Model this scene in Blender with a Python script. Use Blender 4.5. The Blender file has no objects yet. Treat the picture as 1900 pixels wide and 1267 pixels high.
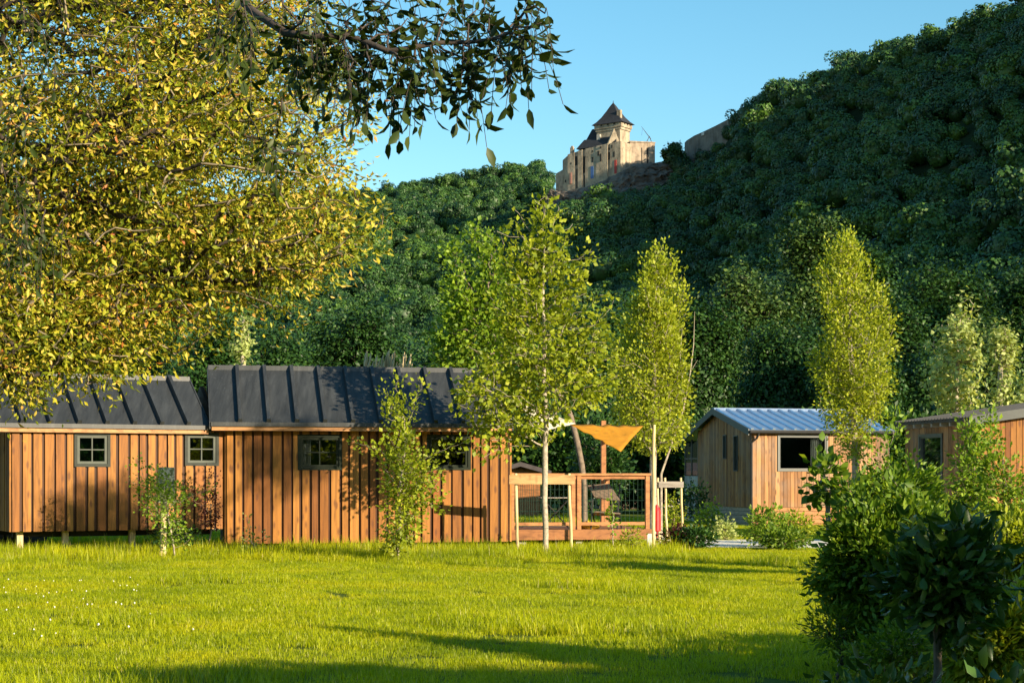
import bpy, math, random
import numpy as np
from mathutils import Vector, Matrix

# ------------------------------------------------------------------ camera, sky, sun, exposure
F, CX, HY, EYE = 3200.0, 950.0, 880.0, 1.6        # focal length / principal column / horizon row in photo pixels, eye height
scene = bpy.context.scene
cam_d = bpy.data.cameras.new('camera'); cam = bpy.data.objects.new('camera', cam_d)
scene.collection.objects.link(cam); scene.camera = cam
cam.location = (0, 0, EYE); cam.rotation_euler = (math.radians(90), 0, 0)
cam_d.sensor_width = 36; cam_d.lens = F / 1900 * 36
cam_d.shift_y = (HY - 633.5) / 1900; cam_d.clip_start = 0.1; cam_d.clip_end = 6000

SUN_AZ, SUN_EL = math.radians(47), math.radians(16)     # azimuth: from behind the camera towards the right
sun_dir = Vector((math.sin(SUN_AZ) * math.cos(SUN_EL), -math.cos(SUN_AZ) * math.cos(SUN_EL), math.sin(SUN_EL)))
sd = bpy.data.lights.new('sun', 'SUN'); so = bpy.data.objects.new('sun', sd); scene.collection.objects.link(so)
sd.energy = 5.0; sd.angle = math.radians(0.5); sd.color = (1.0, 0.83, 0.58)
so.rotation_euler = sun_dir.to_track_quat('Z', 'Y').to_euler()

w = bpy.data.worlds.new('World'); scene.world = w; w.use_nodes = True
wn = w.node_tree; bg = wn.nodes['Background']; bg.inputs['Strength'].default_value = 0.098
sky = wn.nodes.new('ShaderNodeTexSky'); sky.sky_type = 'NISHITA'; sky.sun_disc = False
sky.sun_elevation = SUN_EL; sky.sun_rotation = math.atan2(sun_dir.x, sun_dir.y)
sky.air_density = 1.0; sky.dust_density = 0.25; sky.ozone_density = 2.2
hs = wn.nodes.new('ShaderNodeHueSaturation'); hs.inputs['Saturation'].default_value = 1.22; hs.inputs['Hue'].default_value = 0.48
wn.links.new(sky.outputs[0], hs.inputs['Color']); wn.links.new(hs.outputs[0], bg.inputs[0])
scene.view_settings.view_transform = 'Standard'; scene.view_settings.look = 'None'
scene.view_settings.gamma = 1.0; scene.view_settings.exposure = 1.1
scene.cycles.max_bounces = 5; scene.cycles.transparent_max_bounces = 8
scene.cycles.diffuse_bounces = 2; scene.cycles.transmission_bounces = 3

COL = scene.collection
Z = Vector((0, 0, 1))
def at(px, py, Y):
    """World point at distance Y seen at photo pixel (px, py)."""
    return Vector(((px - CX) / F * Y, Y, EYE - (py - HY) / F * Y))
def gx(px, Y): return (px - CX) / F * Y

# ------------------------------------------------------------------ mesh helpers
class MB:
    def __init__(s): s.v = []; s.f = []; s.r = []
    def add(s, vs, fs, r=0.5):
        o = len(s.v); s.v += [tuple(q) for q in vs]; s.f += [tuple(i + o for i in f) for f in fs]; s.r += [r] * len(fs)
        return s
    def hexa(s, b, t, r=0.5):
        """b, t: four bottom and four top corners, counter-clockwise from above."""
        return s.add(list(b) + list(t), [(3, 2, 1, 0), (4, 5, 6, 7), (0, 1, 5, 4), (1, 2, 6, 5), (2, 3, 7, 6), (3, 0, 4, 7)], r)
    def box(s, O, u, n, u0, u1, w0, w1, z0, z1, r=0.5, z1b=None, z0b=None):
        """box in a wall frame: O origin, u along the wall, n outward; z1b/z0b: heights at u1 if sloped."""
        z1b = z1 if z1b is None else z1b; z0b = z0 if z0b is None else z0b
        P = lambda a, b, c: (O.x + u.x * a + n.x * b, O.y + u.y * a + n.y * b, O.z + c)
        return s.hexa([P(u0, w1, z0), P(u1, w1, z0b), P(u1, w0, z0b), P(u0, w0, z0)],
                      [P(u0, w1, z1), P(u1, w1, z1b), P(u1, w0, z1b), P(u0, w0, z1)], r)
    def tube(s, pts, rad, k=8, r=0.5, cap=True):
        pts = [Vector(p) for p in pts]
        if not hasattr(rad, '__len__'): rad = [rad] * len(pts)
        vs = []; fs = []
        for i, p in enumerate(pts):
            d = (pts[min(i + 1, len(pts) - 1)] - pts[max(i - 1, 0)]).normalized()
            a = d.cross(Vector((0, 0, 1)) if abs(d.z) < .9 else Vector((1, 0, 0))).normalized(); b = d.cross(a)
            for j in range(k):
                t = 2 * math.pi * j / k
                vs.append(p + (a * math.cos(t) + b * math.sin(t)) * rad[i])
        for i in range(len(pts) - 1):
            for j in range(k):
                j2 = (j + 1) % k
                fs.append((i * k + j, i * k + j2, (i + 1) * k + j2, (i + 1) * k + j))
        if cap: fs.append(tuple(range(k - 1, -1, -1))); fs.append(tuple((len(pts) - 1) * k + j for j in range(k)))
        return s.add(vs, fs, r)
    def poly(s, pts2, z0, z1, r=0.5):
        """prism on a plan polygon; z0/z1 number or per-corner list."""
        n = len(pts2); z0 = [z0] * n if not hasattr(z0, '__len__') else z0; z1 = [z1] * n if not hasattr(z1, '__len__') else z1
        vs = [(p[0], p[1], z0[i]) for i, p in enumerate(pts2)] + [(p[0], p[1], z1[i]) for i, p in enumerate(pts2)]
        fs = [tuple(range(n - 1, -1, -1)), tuple(range(n, 2 * n))] + [(i, (i + 1) % n, n + (i + 1) % n, n + i) for i in range(n)]
        return s.add(vs, fs, r)
    def build(s, name, mat, parent=None, smooth=False, origin=None):
        me = bpy.data.meshes.new(name)
        off = parent_world(parent) if parent is not None else Vector(origin or (0, 0, 0))
        me.from_pydata([(a - off.x, b - off.y, c - off.z) for a, b, c in s.v], [], s.f); me.update()
        at_ = me.attributes.new('rnd', 'FLOAT', 'FACE'); at_.data.foreach_set('value', np.array(s.r, dtype=np.float32))
        return finish(me, name, mat, parent, smooth, origin)

def parent_world(p):
    v = Vector((0, 0, 0))
    while p is not None: v += p.location; p = p.parent
    return v
def finish(me, name, mat, parent, smooth, origin):
    if mat is not None: me.materials.append(mat)
    if smooth: me.polygons.foreach_set('use_smooth', [True] * len(me.polygons))
    o = bpy.data.objects.new(name, me); COL.objects.link(o)
    if parent is not None: o.parent = parent
    elif origin is not None: o.location = origin
    return o
def np_mesh(name, V, Fc, mat, rv=None, parent=None, smooth=False, origin=None, link=True, normals=None):
    V = np.asarray(V, dtype=np.float64); Fc = np.asarray(Fc, dtype=np.int32)
    off = parent_world(parent) if parent is not None else Vector(origin or (0, 0, 0))
    V = (V - np.array(off)).astype(np.float32)
    me = bpy.data.meshes.new(name)
    me.vertices.add(len(V)); me.vertices.foreach_set('co', V.ravel())
    me.loops.add(Fc.size); me.loops.foreach_set('vertex_index', Fc.ravel())
    me.polygons.add(len(Fc)); me.polygons.foreach_set('loop_start', np.arange(len(Fc), dtype=np.int32) * Fc.shape[1])
    me.update(calc_edges=True)
    if rv is not None:
        a = me.attributes.new('rnd', 'FLOAT', 'FACE'); a.data.foreach_set('value', np.asarray(rv, dtype=np.float32))
    if link: return finish(me, name, mat, parent, smooth, origin)
    if mat is not None: me.materials.append(mat)
    if smooth: me.polygons.foreach_set('use_smooth', [True] * len(me.polygons))
    return me

def thing(name, label, cat, loc, group=None):
    o = bpy.data.objects.new(name, None); COL.objects.link(o); o.location = loc; o.empty_display_size = .2
    o['label'] = label; o['category'] = cat
    if group: o['group'] = group
    return o
def tag(o, label, cat, group=None):
    o['label'] = label; o['category'] = cat
    if group: o['group'] = group
    return o
def kindof(o, k, label=None):
    o['kind'] = k
    if label: o['label'] = label
    return o

# ------------------------------------------------------------------ materials
def nmat(name):
    m = bpy.data.materials.new(name); m.use_nodes = True
    nt = m.node_tree; b = nt.nodes['Principled BSDF']; return m, nt, b
def N(nt, t, **kw):
    n = nt.nodes.new(t)
    for k, v in kw.items():
        if k in n.inputs.keys(): n.inputs[k].default_value = v
        else: setattr(n, k, v)
    return n
def ramp(nt, stops, interp='LINEAR'):
    r = nt.nodes.new('ShaderNodeValToRGB'); e = r.color_ramp.elements; r.color_ramp.interpolation = interp
    while len(e) > 1: e.remove(e[-1])
    e[0].position = stops[0][0]; e[0].color = (*stops[0][1], 1)
    for p, c in stops[1:]:
        x = e.new(p); x.color = (*c, 1)
    return r
def mixc(nt, a, b, fac, mode='MIX'):
    m = nt.nodes.new('ShaderNodeMix'); m.data_type = 'RGBA'; m.blend_type = mode
    for sock, v in ((m.inputs[6], a), (m.inputs[7], b), (m.inputs[0], fac)):
        if hasattr(v, 'node'): nt.links.new(v, sock)
        elif isinstance(v, tuple): sock.default_value = (*v, 1)
        else: sock.default_value = v
    return m.outputs[2]
def attr(nt):
    a = nt.nodes.new('ShaderNodeAttribute'); a.attribute_name = 'rnd'; return a.outputs['Fac']
def shifted(nt, scale, k=17.0):
    """object coordinates shifted by the face's own random number, then scaled."""
    tc = nt.nodes.new('ShaderNodeTexCoord'); m = nt.nodes.new('ShaderNodeVectorMath'); m.operation = 'MULTIPLY_ADD'
    c = nt.nodes.new('ShaderNodeCombineXYZ'); a = attr(nt)
    for i in range(3): nt.links.new(a, c.inputs[i])
    nt.links.new(c.outputs[0], m.inputs[0]); m.inputs[1].default_value = (k, k * .7, k * 1.3); nt.links.new(tc.outputs['Object'], m.inputs[2])
    s = nt.nodes.new('ShaderNodeVectorMath'); s.operation = 'MULTIPLY'; s.inputs[1].default_value = scale
    nt.links.new(m.outputs[0], s.inputs[0]); return s.outputs[0]
def plain(name, col, rough=.6, metal=0.0, var=.25, scale=6.0, bump=.0, spec=.5):
    m, nt, b = nmat(name)
    tc = N(nt, 'ShaderNodeTexCoord'); n = N(nt, 'ShaderNodeTexNoise', Scale=scale, Detail=6.0, Roughness=.6)
    nt.links.new(tc.outputs['Object'], n.inputs['Vector'])
    d = tuple(c * (1 - var) for c in col); l = tuple(min(1, c * (1 + var)) for c in col)
    r = ramp(nt, [(.3, d), (.7, l)]); nt.links.new(n.outputs[0], r.inputs[0]); nt.links.new(r.outputs[0], b.inputs['Base Color'])
    b.inputs['Roughness'].default_value = rough; b.inputs['Metallic'].default_value = metal
    b.inputs['Specular IOR Level'].default_value = spec
    if bump:
        bp = N(nt, 'ShaderNodeBump', Strength=bump, Distance=.02); nt.links.new(n.outputs[0], bp.inputs['Height']); nt.links.new(bp.outputs[0], b.inputs['Normal'])
    return m
def wood(name, cols, knots=.75, stretch=(9, 9, .55), rough=.62, weather=0.0):
    """planks: every board its own tone, grain along z, knots, faint weathering."""
    m, nt, b = nmat(name)
    v = shifted(nt, stretch)
    n = N(nt, 'ShaderNodeTexNoise', Scale=1.0, Detail=8.0, Roughness=.62, Distortion=1.6); nt.links.new(v, n.inputs['Vector'])
    a = attr(nt); base = ramp(nt, cols); nt.links.new(a, base.inputs[0])
    g = ramp(nt, [(.30, (.34, .30, .27)), (.5, (.95, .95, .95)), (.75, (1.4, 1.45, 1.5))]); nt.links.new(n.outputs[0], g.inputs[0])
    c = mixc(nt, base.outputs[0], g.outputs[0], .75, 'MULTIPLY')
    v2 = shifted(nt, (7.5, 7.5, 2.6), 31.0)
    vo = N(nt, 'ShaderNodeTexVoronoi', Scale=1.0, Randomness=1.0); nt.links.new(v2, vo.inputs['Vector'])
    k = ramp(nt, [(.0, (0, 0, 0)), (.13, (.0, .0, .0)), (.30, (1, 1, 1))]); nt.links.new(vo.outputs['Distance'], k.inputs[0])
    inv = N(nt, 'ShaderNodeInvert'); nt.links.new(k.outputs[0], inv.inputs['Color'])
    mu = N(nt, 'ShaderNodeMath', operation='MULTIPLY'); nt.links.new(inv.outputs[0], mu.inputs[0]); mu.inputs[1].default_value = knots
    c = mixc(nt, c, (.10, .035, .012), mu.outputs[0])
    if weather:
        n3 = N(nt, 'ShaderNodeTexNoise', Scale=1.3, Detail=4.0); tc = N(nt, 'ShaderNodeTexCoord'); nt.links.new(tc.outputs['Object'], n3.inputs['Vector'])
        wr = ramp(nt, [(.42, (0, 0, 0)), (.7, (weather,) * 3)]); nt.links.new(n3.outputs[0], wr.inputs[0])
        c = mixc(nt, c, (.23, .20, .17), wr.outputs[0])
    nt.links.new(c, b.inputs['Base Color']); b.inputs['Roughness'].default_value = rough; b.inputs['Specular IOR Level'].default_value = .3
    bp = N(nt, 'ShaderNodeBump', Strength=.35, Distance=.006); nt.links.new(n.outputs[0], bp.inputs['Height']); nt.links.new(bp.outputs[0], b.inputs['Normal'])
    return m
def leafmat(name, stops, trans=.35, rough=.5, tcol=1.5, objvar=False, spec=.35):
    """leaves: tone from the leaf's own random number, part of the light passes through."""
    m, nt, b = nmat(name); a = attr(nt)
    r = ramp(nt, stops); nt.links.new(a, r.inputs[0]); c = r.outputs[0]
    if objvar:
        oi = N(nt, 'ShaderNodeObjectInfo'); hr = ramp(nt, [(0, (.50, .58, .62)), (.35, (.80, .86, .85)), (.7, (1.05, 1.08, .85)), (1, (1.7, 1.45, .7))])
        nt.links.new(oi.outputs['Random'], hr.inputs[0]); c = mixc(nt, c, hr.outputs[0], 1.0, 'MULTIPLY')
    nt.links.new(c, b.inputs['Base Color']); b.inputs['Roughness'].default_value = rough; b.inputs['Specular IOR Level'].default_value = spec
    if trans > 0:
        t = N(nt, 'ShaderNodeBsdfTranslucent'); tc = mixc(nt, c, (tcol, tcol * .93, tcol * .35), 1.0, 'MULTIPLY'); nt.links.new(tc, t.inputs['Color'])
        mx = N(nt, 'ShaderNodeMixShader'); mx.inputs[0].default_value = trans
        out = nt.nodes['Material Output']; nt.links.new(b.outputs[0], mx.inputs[1]); nt.links.new(t.outputs[0], mx.inputs[2]); nt.links.new(mx.outputs[0], out.inputs[0])
    return m
def glassmat(name, tint=(.75, .8, .8), refl=.06, opaque=0.0):
    m, nt, b = nmat(name); out = nt.nodes['Material Output']
    tr = N(nt, 'ShaderNodeBsdfTransparent'); tr.inputs[0].default_value = (*tint, 1)
    gl = N(nt, 'ShaderNodeBsdfGlossy'); gl.inputs['Roughness'].default_value = .03; gl.inputs['Color'].default_value = (.9, .95, 1, 1)
    fr = N(nt, 'ShaderNodeFresnel', IOR=1.5); ad = N(nt, 'ShaderNodeMath', operation='ADD'); nt.links.new(fr.outputs[0], ad.inputs[0]); ad.inputs[1].default_value = refl
    mx = N(nt, 'ShaderNodeMixShader'); nt.links.new(ad.outputs[0], mx.inputs[0]); nt.links.new(tr.outputs[0], mx.inputs[1]); nt.links.new(gl.outputs[0], mx.inputs[2])
    nt.links.new(mx.outputs[0], out.inputs[0]); return m

M = {}
M['larch'] = wood('larch_boards', [(0, (.16, .054, .010)), (.2, (.24, .088, .014)), (.6, (.295, .120, .020)), (.88, (.38, .165, .032)), (1, (.22, .068, .012))])
M['larch_gap_shade'] = wood('larch_recess_shade', [(0, (.050, .018, .006)), (1, (.07, .026, .009))], knots=.3)  # backing colour darkened so the gaps between boards look shadowed
M['cedar'] = wood('cedar_boards', [(0, (.17, .072, .022)), (.5, (.30, .135, .042)), (1, (.42, .21, .075))], stretch=(12, 12, .6), weather=.5)
M['plank'] = wood('deck_planks', [(0, (.24, .09, .03)), (1, (.34, .15, .05))], knots=.3, stretch=(1.2, 6, 6))
M['rail'] = wood('rail_wood', [(0, (.30, .12, .04)), (1, (.42, .19, .07))], knots=.3, stretch=(1.5, 6, 6))
M['stake'] = wood('stake_wood', [(0, (.55, .44, .22)), (1, (.66, .52, .28))], knots=.25, stretch=(8, 8, .8))
M['guard'] = wood('guard_board', [(0, (.44, .27, .12)), (1, (.50, .32, .15))], knots=.3, stretch=(1.2, 8, 8))
M['greywood'] = wood('grey_wood', [(0, (.25, .22, .19)), (1, (.36, .32, .27))], knots=.2, stretch=(1.2, 8, 8))
M['fascia'] = wood('fascia_board', [(0, (.36, .16, .06)), (1, (.50, .27, .12))], knots=.2, stretch=(1.0, 6, 6))
M['greenframe'] = plain('green_grey_frame', (.018, .024, .016), .7, var=.12, scale=12, spec=.15)
M['greyframe'] = plain('pale_grey_frame', (.045, .050, .043), .7, var=.12, scale=12, spec=.15)
M['sashgrey'] = plain('light_sash', (.10, .11, .095), .7, var=.1, spec=.15)
M['anthframe'] = plain('anthracite_frame', (.07, .075, .07), .45, var=.1)
M['interior'] = plain('dark_interior', (.07, .045, .03), .8, var=.2)
M['curtain'] = plain('white_curtain', (.55, .56, .56), .9, var=.1, scale=20)
M['glass'] = glassmat('window_glass', (.62, .65, .63), .04)
M['glass_refl'] = glassmat('reflecting_glass', (.35, .42, .38), .22)
M['concrete'] = plain('concrete_block', (.35, .33, .30), .9, var=.3, scale=3, bump=.3)
M['white'] = plain('weathered_white', (.58, .58, .54), .7, var=.15)
M['wire'] = plain('green_wire', (.015, .05, .035), .5, var=.1)
M['bark_pale'] = plain('pale_bark', (.34, .29, .22), .85, var=.45, scale=14, bump=.5)
M['bark'] = plain('grey_brown_bark', (.17, .13, .095), .9, var=.45, scale=10, bump=.5)
M['bark_dark'] = plain('dark_bark', (.06, .045, .035), .9, var=.5, scale=9, bump=.6)
M['twig'] = plain('twig_bark', (.24, .18, .12), .85, var=.6, scale=2.2)
M['bark_walnut'], nt_w, b_w = nmat('walnut_bark'); rw_ = ramp(nt_w, [(0, (.025, .018, .014)), (1, (.30, .24, .16))]); nt_w.links.new(attr(nt_w), rw_.inputs[0]); nt_w.links.new(rw_.outputs[0], b_w.inputs['Base Color']); b_w.inputs['Roughness'].default_value = .9  # limbs near black, thin twigs pale: their sunlit look is in the colour
M['tire'] = plain('black_rubber', (.02, .02, .02), .8)
M['path'] = plain('pale_gravel', (.74, .69, .60), .95, var=.3, scale=14, bump=.6)

def metalroof(name, col, rough, metal, streak=.3, spec=.5):
    m, nt, b = nmat(name)
    tc = N(nt, 'ShaderNodeTexCoord'); mp = N(nt, 'ShaderNodeMapping'); mp.inputs['Scale'].default_value = (5, .6, .6)
    nt.links.new(tc.outputs['Object'], mp.inputs[0])
    n = N(nt, 'ShaderNodeTexNoise', Scale=1.6, Detail=7.0, Roughness=.7); nt.links.new(mp.outputs[0], n.inputs['Vector'])
    r = ramp(nt, [(.3, tuple(c * (1 - streak) for c in col)), (.55, col), (.8, tuple(c * (1 + streak * 1.6) for c in col))]); nt.links.new(n.outputs[0], r.inputs[0])
    n2 = N(nt, 'ShaderNodeTexNoise', Scale=26.0, Detail=2.0); nt.links.new(tc.outputs['Object'], n2.inputs['Vector'])
    r2 = ramp(nt, [(.66, (0, 0, 0)), (.78, (.5, .5, .5))]); nt.links.new(n2.outputs[0], r2.inputs[0])
    c = mixc(nt, r.outputs[0], tuple(min(.5, x * 2.2 + .04) for x in col), r2.outputs[0])
    nt.links.new(c, b.inputs['Base Color']); b.inputs['Roughness'].default_value = rough; b.inputs['Metallic'].default_value = metal; b.inputs['Specular IOR Level'].default_value = spec
    bp = N(nt, 'ShaderNodeBump', Strength=.25, Distance=.01); nt.links.new(n.outputs[0], bp.inputs['Height']); nt.links.new(bp.outputs[0], b.inputs['Normal'])
    return m
M['roof_dark'] = metalroof('anthracite_sheet', (.036, .039, .041), .5, 0.0, .5)
M['rib_dark'] = M['roof_dark']
M['roof_blue'] = metalroof('galvanised_sheet', (.42, .52, .66), .32, .75, .12)
M['roof_shed'] = metalroof('grey_bitumen', (.055, .055, .055), .8, 0.0)

def stone(name, col, scale, dark=.45):
    m, nt, b = nmat(name); tc = N(nt, 'ShaderNodeTexCoord')
    n = N(nt, 'ShaderNodeTexNoise', Scale=scale, Detail=9.0, Roughness=.68); nt.links.new(tc.outputs['Object'], n.inputs['Vector'])
    mp = N(nt, 'ShaderNodeMapping'); mp.inputs['Scale'].default_value = (1, 1, .22); nt.links.new(tc.outputs['Object'], mp.inputs[0])
    n2 = N(nt, 'ShaderNodeTexNoise', Scale=scale * 1.6, Detail=5.0); nt.links.new(mp.outputs[0], n2.inputs['Vector'])
    r = ramp(nt, [(.28, tuple(c * (1 - dark) for c in col)), (.5, col), (.75, tuple(min(.8, c * 1.3) for c in col))]); nt.links.new(n.outputs[0], r.inputs[0])
    r2 = ramp(nt, [(.35, (.55, .52, .5)), (.55, (1, 1, 1))]); nt.links.new(n2.outputs[0], r2.inputs[0])
    c = mixc(nt, r.outputs[0], r2.outputs[0], .7, 'MULTIPLY'); nt.links.new(c, b.inputs['Base Color']); b.inputs['Roughness'].default_value = .95
    bp = N(nt, 'ShaderNodeBump', Strength=.8, Distance=scale and .12 / scale); nt.links.new(n.outputs[0], bp.inputs['Height']); nt.links.new(bp.outputs[0], b.inputs['Normal'])
    return m
M['castle'] = stone('castle_limestone', (.38, .315, .225), .30, .55)
M['castle_rough'] = stone('castle_rubble', (.36, .285, .21), .45, .6)
M['cliff'] = stone('cliff_rock', (.15, .125, .10), .16, .6)
M['rampart'] = stone('rampart_stone', (.18, .165, .14), .3, .5)
M['castle_roof'] = plain('lauze_roof', (.018, .020, .026), .85, var=.35, scale=.6)
M['dark_void'] = plain('dark_opening', (.02, .018, .016), .9)
M['blue_cloth'] = plain('blue_cloth', (.05, .12, .30), .8)
M['red_cloth'] = plain('red_cloth', (.40, .05, .04), .8)
M['faded_cloth'] = plain('faded_cloth', (.42, .20, .15), .8)
M['render'] = plain('house_render', (.42, .40, .35), .9, var=.12, scale=1.5)
M['house_roof'] = plain('house_roof', (.06, .05, .05), .9)

# ------------------------------------------------------------------ foliage kit
def unit(a): return a / np.maximum(np.linalg.norm(a, axis=-1, keepdims=True), 1e-9)
def frustums(P0, P1, r0, r1, k):
    d = unit(P1 - P0); ref = np.where(np.abs(d[:, 2:3]) < .9, np.array([[0, 0, 1.]]), np.array([[1., 0, 0]]))
    a = unit(np.cross(d, ref)); b = np.cross(d, a); n = len(P0)
    t = np.arange(k) * 2 * np.pi / k; cs = np.cos(t)[None, :, None]; sn = np.sin(t)[None, :, None]
    ring = a[:, None] * cs + b[:, None] * sn
    V = np.stack([P0[:, None] + ring * r0[:, None, None], P1[:, None] + ring * r1[:, None, None]], 1).reshape(-1, 3)
    i = np.arange(n)[:, None] * 2 * k; j = np.arange(k)[None]; j2 = (j + 1) % k
    Fc = np.stack([i + j, i + j2, i + k + j2, i + k + j], -1).reshape(-1, 4)
    return V, Fc
def leaf_geo(P, D, W, L, Wd, fold, R, big=False):
    """leaf blades: base, tip and side points, folded along the midrib (big: six-sided outline)."""
    D = unit(D); W = unit(W - D * np.sum(W * D, 1, keepdims=True)); Nn = np.cross(D, W)
    L = L[:, None]; Wd = Wd[:, None] * .5; n = len(P)
    if big:
        pts = [P, P + D * L * .28 + W * Wd * .85 + Nn * Wd * fold, P + D * L * .62 + W * Wd * .9 + Nn * Wd * fold, P + D * L - Nn * L * .12,
               P + D * L * .62 - W * Wd * .9 + Nn * Wd * fold, P + D * L * .28 - W * Wd * .85 + Nn * Wd * fold, P + D * L * .5]
        V = np.stack(pts, 1).reshape(-1, 3); i = np.arange(n)[:, None] * 7
        T = np.array([[0, 1, 6], [1, 2, 6], [2, 3, 6], [3, 4, 6], [4, 5, 6], [5, 0, 6]])
    else:
        pts = [P, P + D * L * .45 + W * Wd + Nn * Wd * fold, P + D * L - Nn * L * .10, P + D * L * .45 - W * Wd + Nn * Wd * fold]
        V = np.stack(pts, 1).reshape(-1, 3); i = np.arange(n)[:, None] * 4
        T = np.array([[0, 1, 2], [0, 2, 3]])
    Fc = (i[:, :, None] + T[None]).reshape(-1, 3)
    return V, Fc, np.repeat(R, len(T))
def connect(trunk, pts, a=.35, down=1.5):
    """joins cluster points into one branching skeleton starting from the trunk polyline."""
    nt_ = len(trunk); n = len(pts)
    pos = np.zeros((nt_ + n, 3)); par = np.full(nt_ + n, -1); path = np.zeros(nt_ + n)
    pos[:nt_] = trunk
    for i in range(1, nt_): par[i] = i - 1; path[i] = path[i - 1] + .25 * np.linalg.norm(trunk[i] - trunk[i - 1])
    dm = np.min(np.linalg.norm(pts[:, None] - trunk[None], axis=2), 1); order = np.argsort(dm); m = nt_
    for q in order:
        p = pts[q]; c = np.linalg.norm(pos[:m] - p, axis=1); c = c + a * path[:m] + down * np.maximum(0, pos[:m, 2] - p[2])
        if m > nt_: c[0] += 5
        k = int(np.argmin(c)); pos[m] = p; par[m] = k; path[m] = path[k] + np.linalg.norm(pos[k] - p); m += 1
    cnt = np.ones(nt_ + n)
    for i in range(nt_ + n - 1, 0, -1): cnt[par[i]] += cnt[i]
    return pos, par, cnt, nt_
def plant(name, label, cat, trunk, pts, leafspec, lmat, bmat, seed, r0=.08, rmin=.004, group=None, nleaf=20, spread=.18, a=.35, down=1.5,
          parts=('trunk', 'crown'), outc=None, droop=.0, jitter=0.06, expo=.5, big=False, tone=None, edge=.5, mass=0.0, wild=.5):
    """a plant: trunk and limbs as one part, leaves as the other. leafspec = (length, width, fold)."""
    g = np.random.default_rng(seed); trunk = np.array([tuple(p) for p in trunk], float); pts = np.asarray(pts, float)
    t = thing(name, label, cat, Vector(trunk[0]), group)
    pos, par, cnt, nt_ = connect(trunk, pts, a, down)
    idx = np.arange(1, len(pos)); P0 = pos[par[idx]]; P1 = pos[idx]
    tot = cnt[0]; rr = np.maximum(rmin, r0 * (cnt / tot) ** expo)
    # break each long limb with a slight bend
    mid = (P0 + P1) / 2 + g.normal(0, jitter, P0.shape) * np.linalg.norm(P1 - P0, axis=1, keepdims=True)
    mid[:nt_ - 1] = (P0 + P1)[:nt_ - 1] / 2
    rs = np.minimum(rr[par[idx]], rr[idx] * 1.5); rs[:nt_ - 1] = rr[par[idx]][:nt_ - 1]; re = rr[idx]; rm = (rs + re) / 2
    thick = rs > max(.02, rmin * 2)
    Vs, Fs, Rs = [], [], []; o = 0
    for sel, k in ((thick, 7), (~thick, 3)):
        if not sel.any(): continue
        for A, B, ra, rb in ((P0, mid, rs, rm), (mid, P1, rm, re)):
            v, f = frustums(A[sel], B[sel], ra[sel], rb[sel], k); Vs.append(v); Fs.append(f + o); o += len(v); Rs.append(np.full(len(f), .05) if k == 7 else np.repeat(g.random(len(f) // 3) ** .6, 3))
    V = np.concatenate(Vs); Fc = np.concatenate(Fs)
    np_mesh(parts[0], V, Fc, bmat, np.concatenate(Rs), t, smooth=True)
    n = len(pts); k = nleaf
    Pc = np.repeat(pos[nt_:], k, 0); Pp = np.repeat(pos[par[nt_:]], k, 0)
    tt = g.random((n * k, 1)) ** .7
    base = Pc * (1 - (1 - tt) * edge) + Pp * (1 - tt) * edge
    off = g.normal(0, spread, (n * k, 3)); P = base + off
    oc = np.array(outc if outc is not None else pts.mean(0)); out = unit(P - oc)
    D = unit(off) * .9 + out * .7 + g.normal(0, wild, P.shape) + np.array([0, 0, -droop])
    W = np.cross(unit(D), np.array([0, 0, 1.]) + g.normal(0, .75, P.shape))
    if mass:
        D = unit(np.cross(out, g.normal(0, 1, P.shape)) + .55 * g.normal(0, 1, P.shape)); W = np.cross(D, out + np.array([0, 0, .35]) + g.normal(0, mass, P.shape))
    s = np.clip(g.normal(1, .22, len(P)), .5, 1.6); Lf, Wf, fo = leafspec
    R = np.clip(np.repeat(g.random(n), k) * .45 + g.random(len(P)) * .55, 0, 1)
    if tone is not None: R = np.clip(tone(P, R, g), 0, 1)
    V, Fc, rv = leaf_geo(P, D, W, Lf * s, Wf * s, fo, R, big)
    np_mesh(parts[1], V, Fc, lmat, rv, t)
    return t
def in_ell(g, c, r, n, shell=.0):
    """n points in an ellipsoid; shell>0 pushes them outwards."""
    d = unit(g.normal(size=(n, 3))); rad = g.random((n, 1)) ** (1 / 3) ; rad = rad * (1 - shell) + shell * rad ** .25
    return np.array(c) + d * rad * np.array(r)
def thin(pts, dmin):
    keep = []
    for p in pts:
        if all(np.sum((p - q) ** 2) > dmin * dmin for q in keep): keep.append(p)
    return np.array(keep)
def line(p, q, n, bend=.0, seed=1):
    g = np.random.default_rng(seed); p = np.array(tuple(p), float); q = np.array(tuple(q), float); t = np.linspace(0, 1, n)[:, None]
    o = p + (q - p) * t; j = g.normal(0, bend, (n, 3)); j[0] = 0; return o + j

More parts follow.
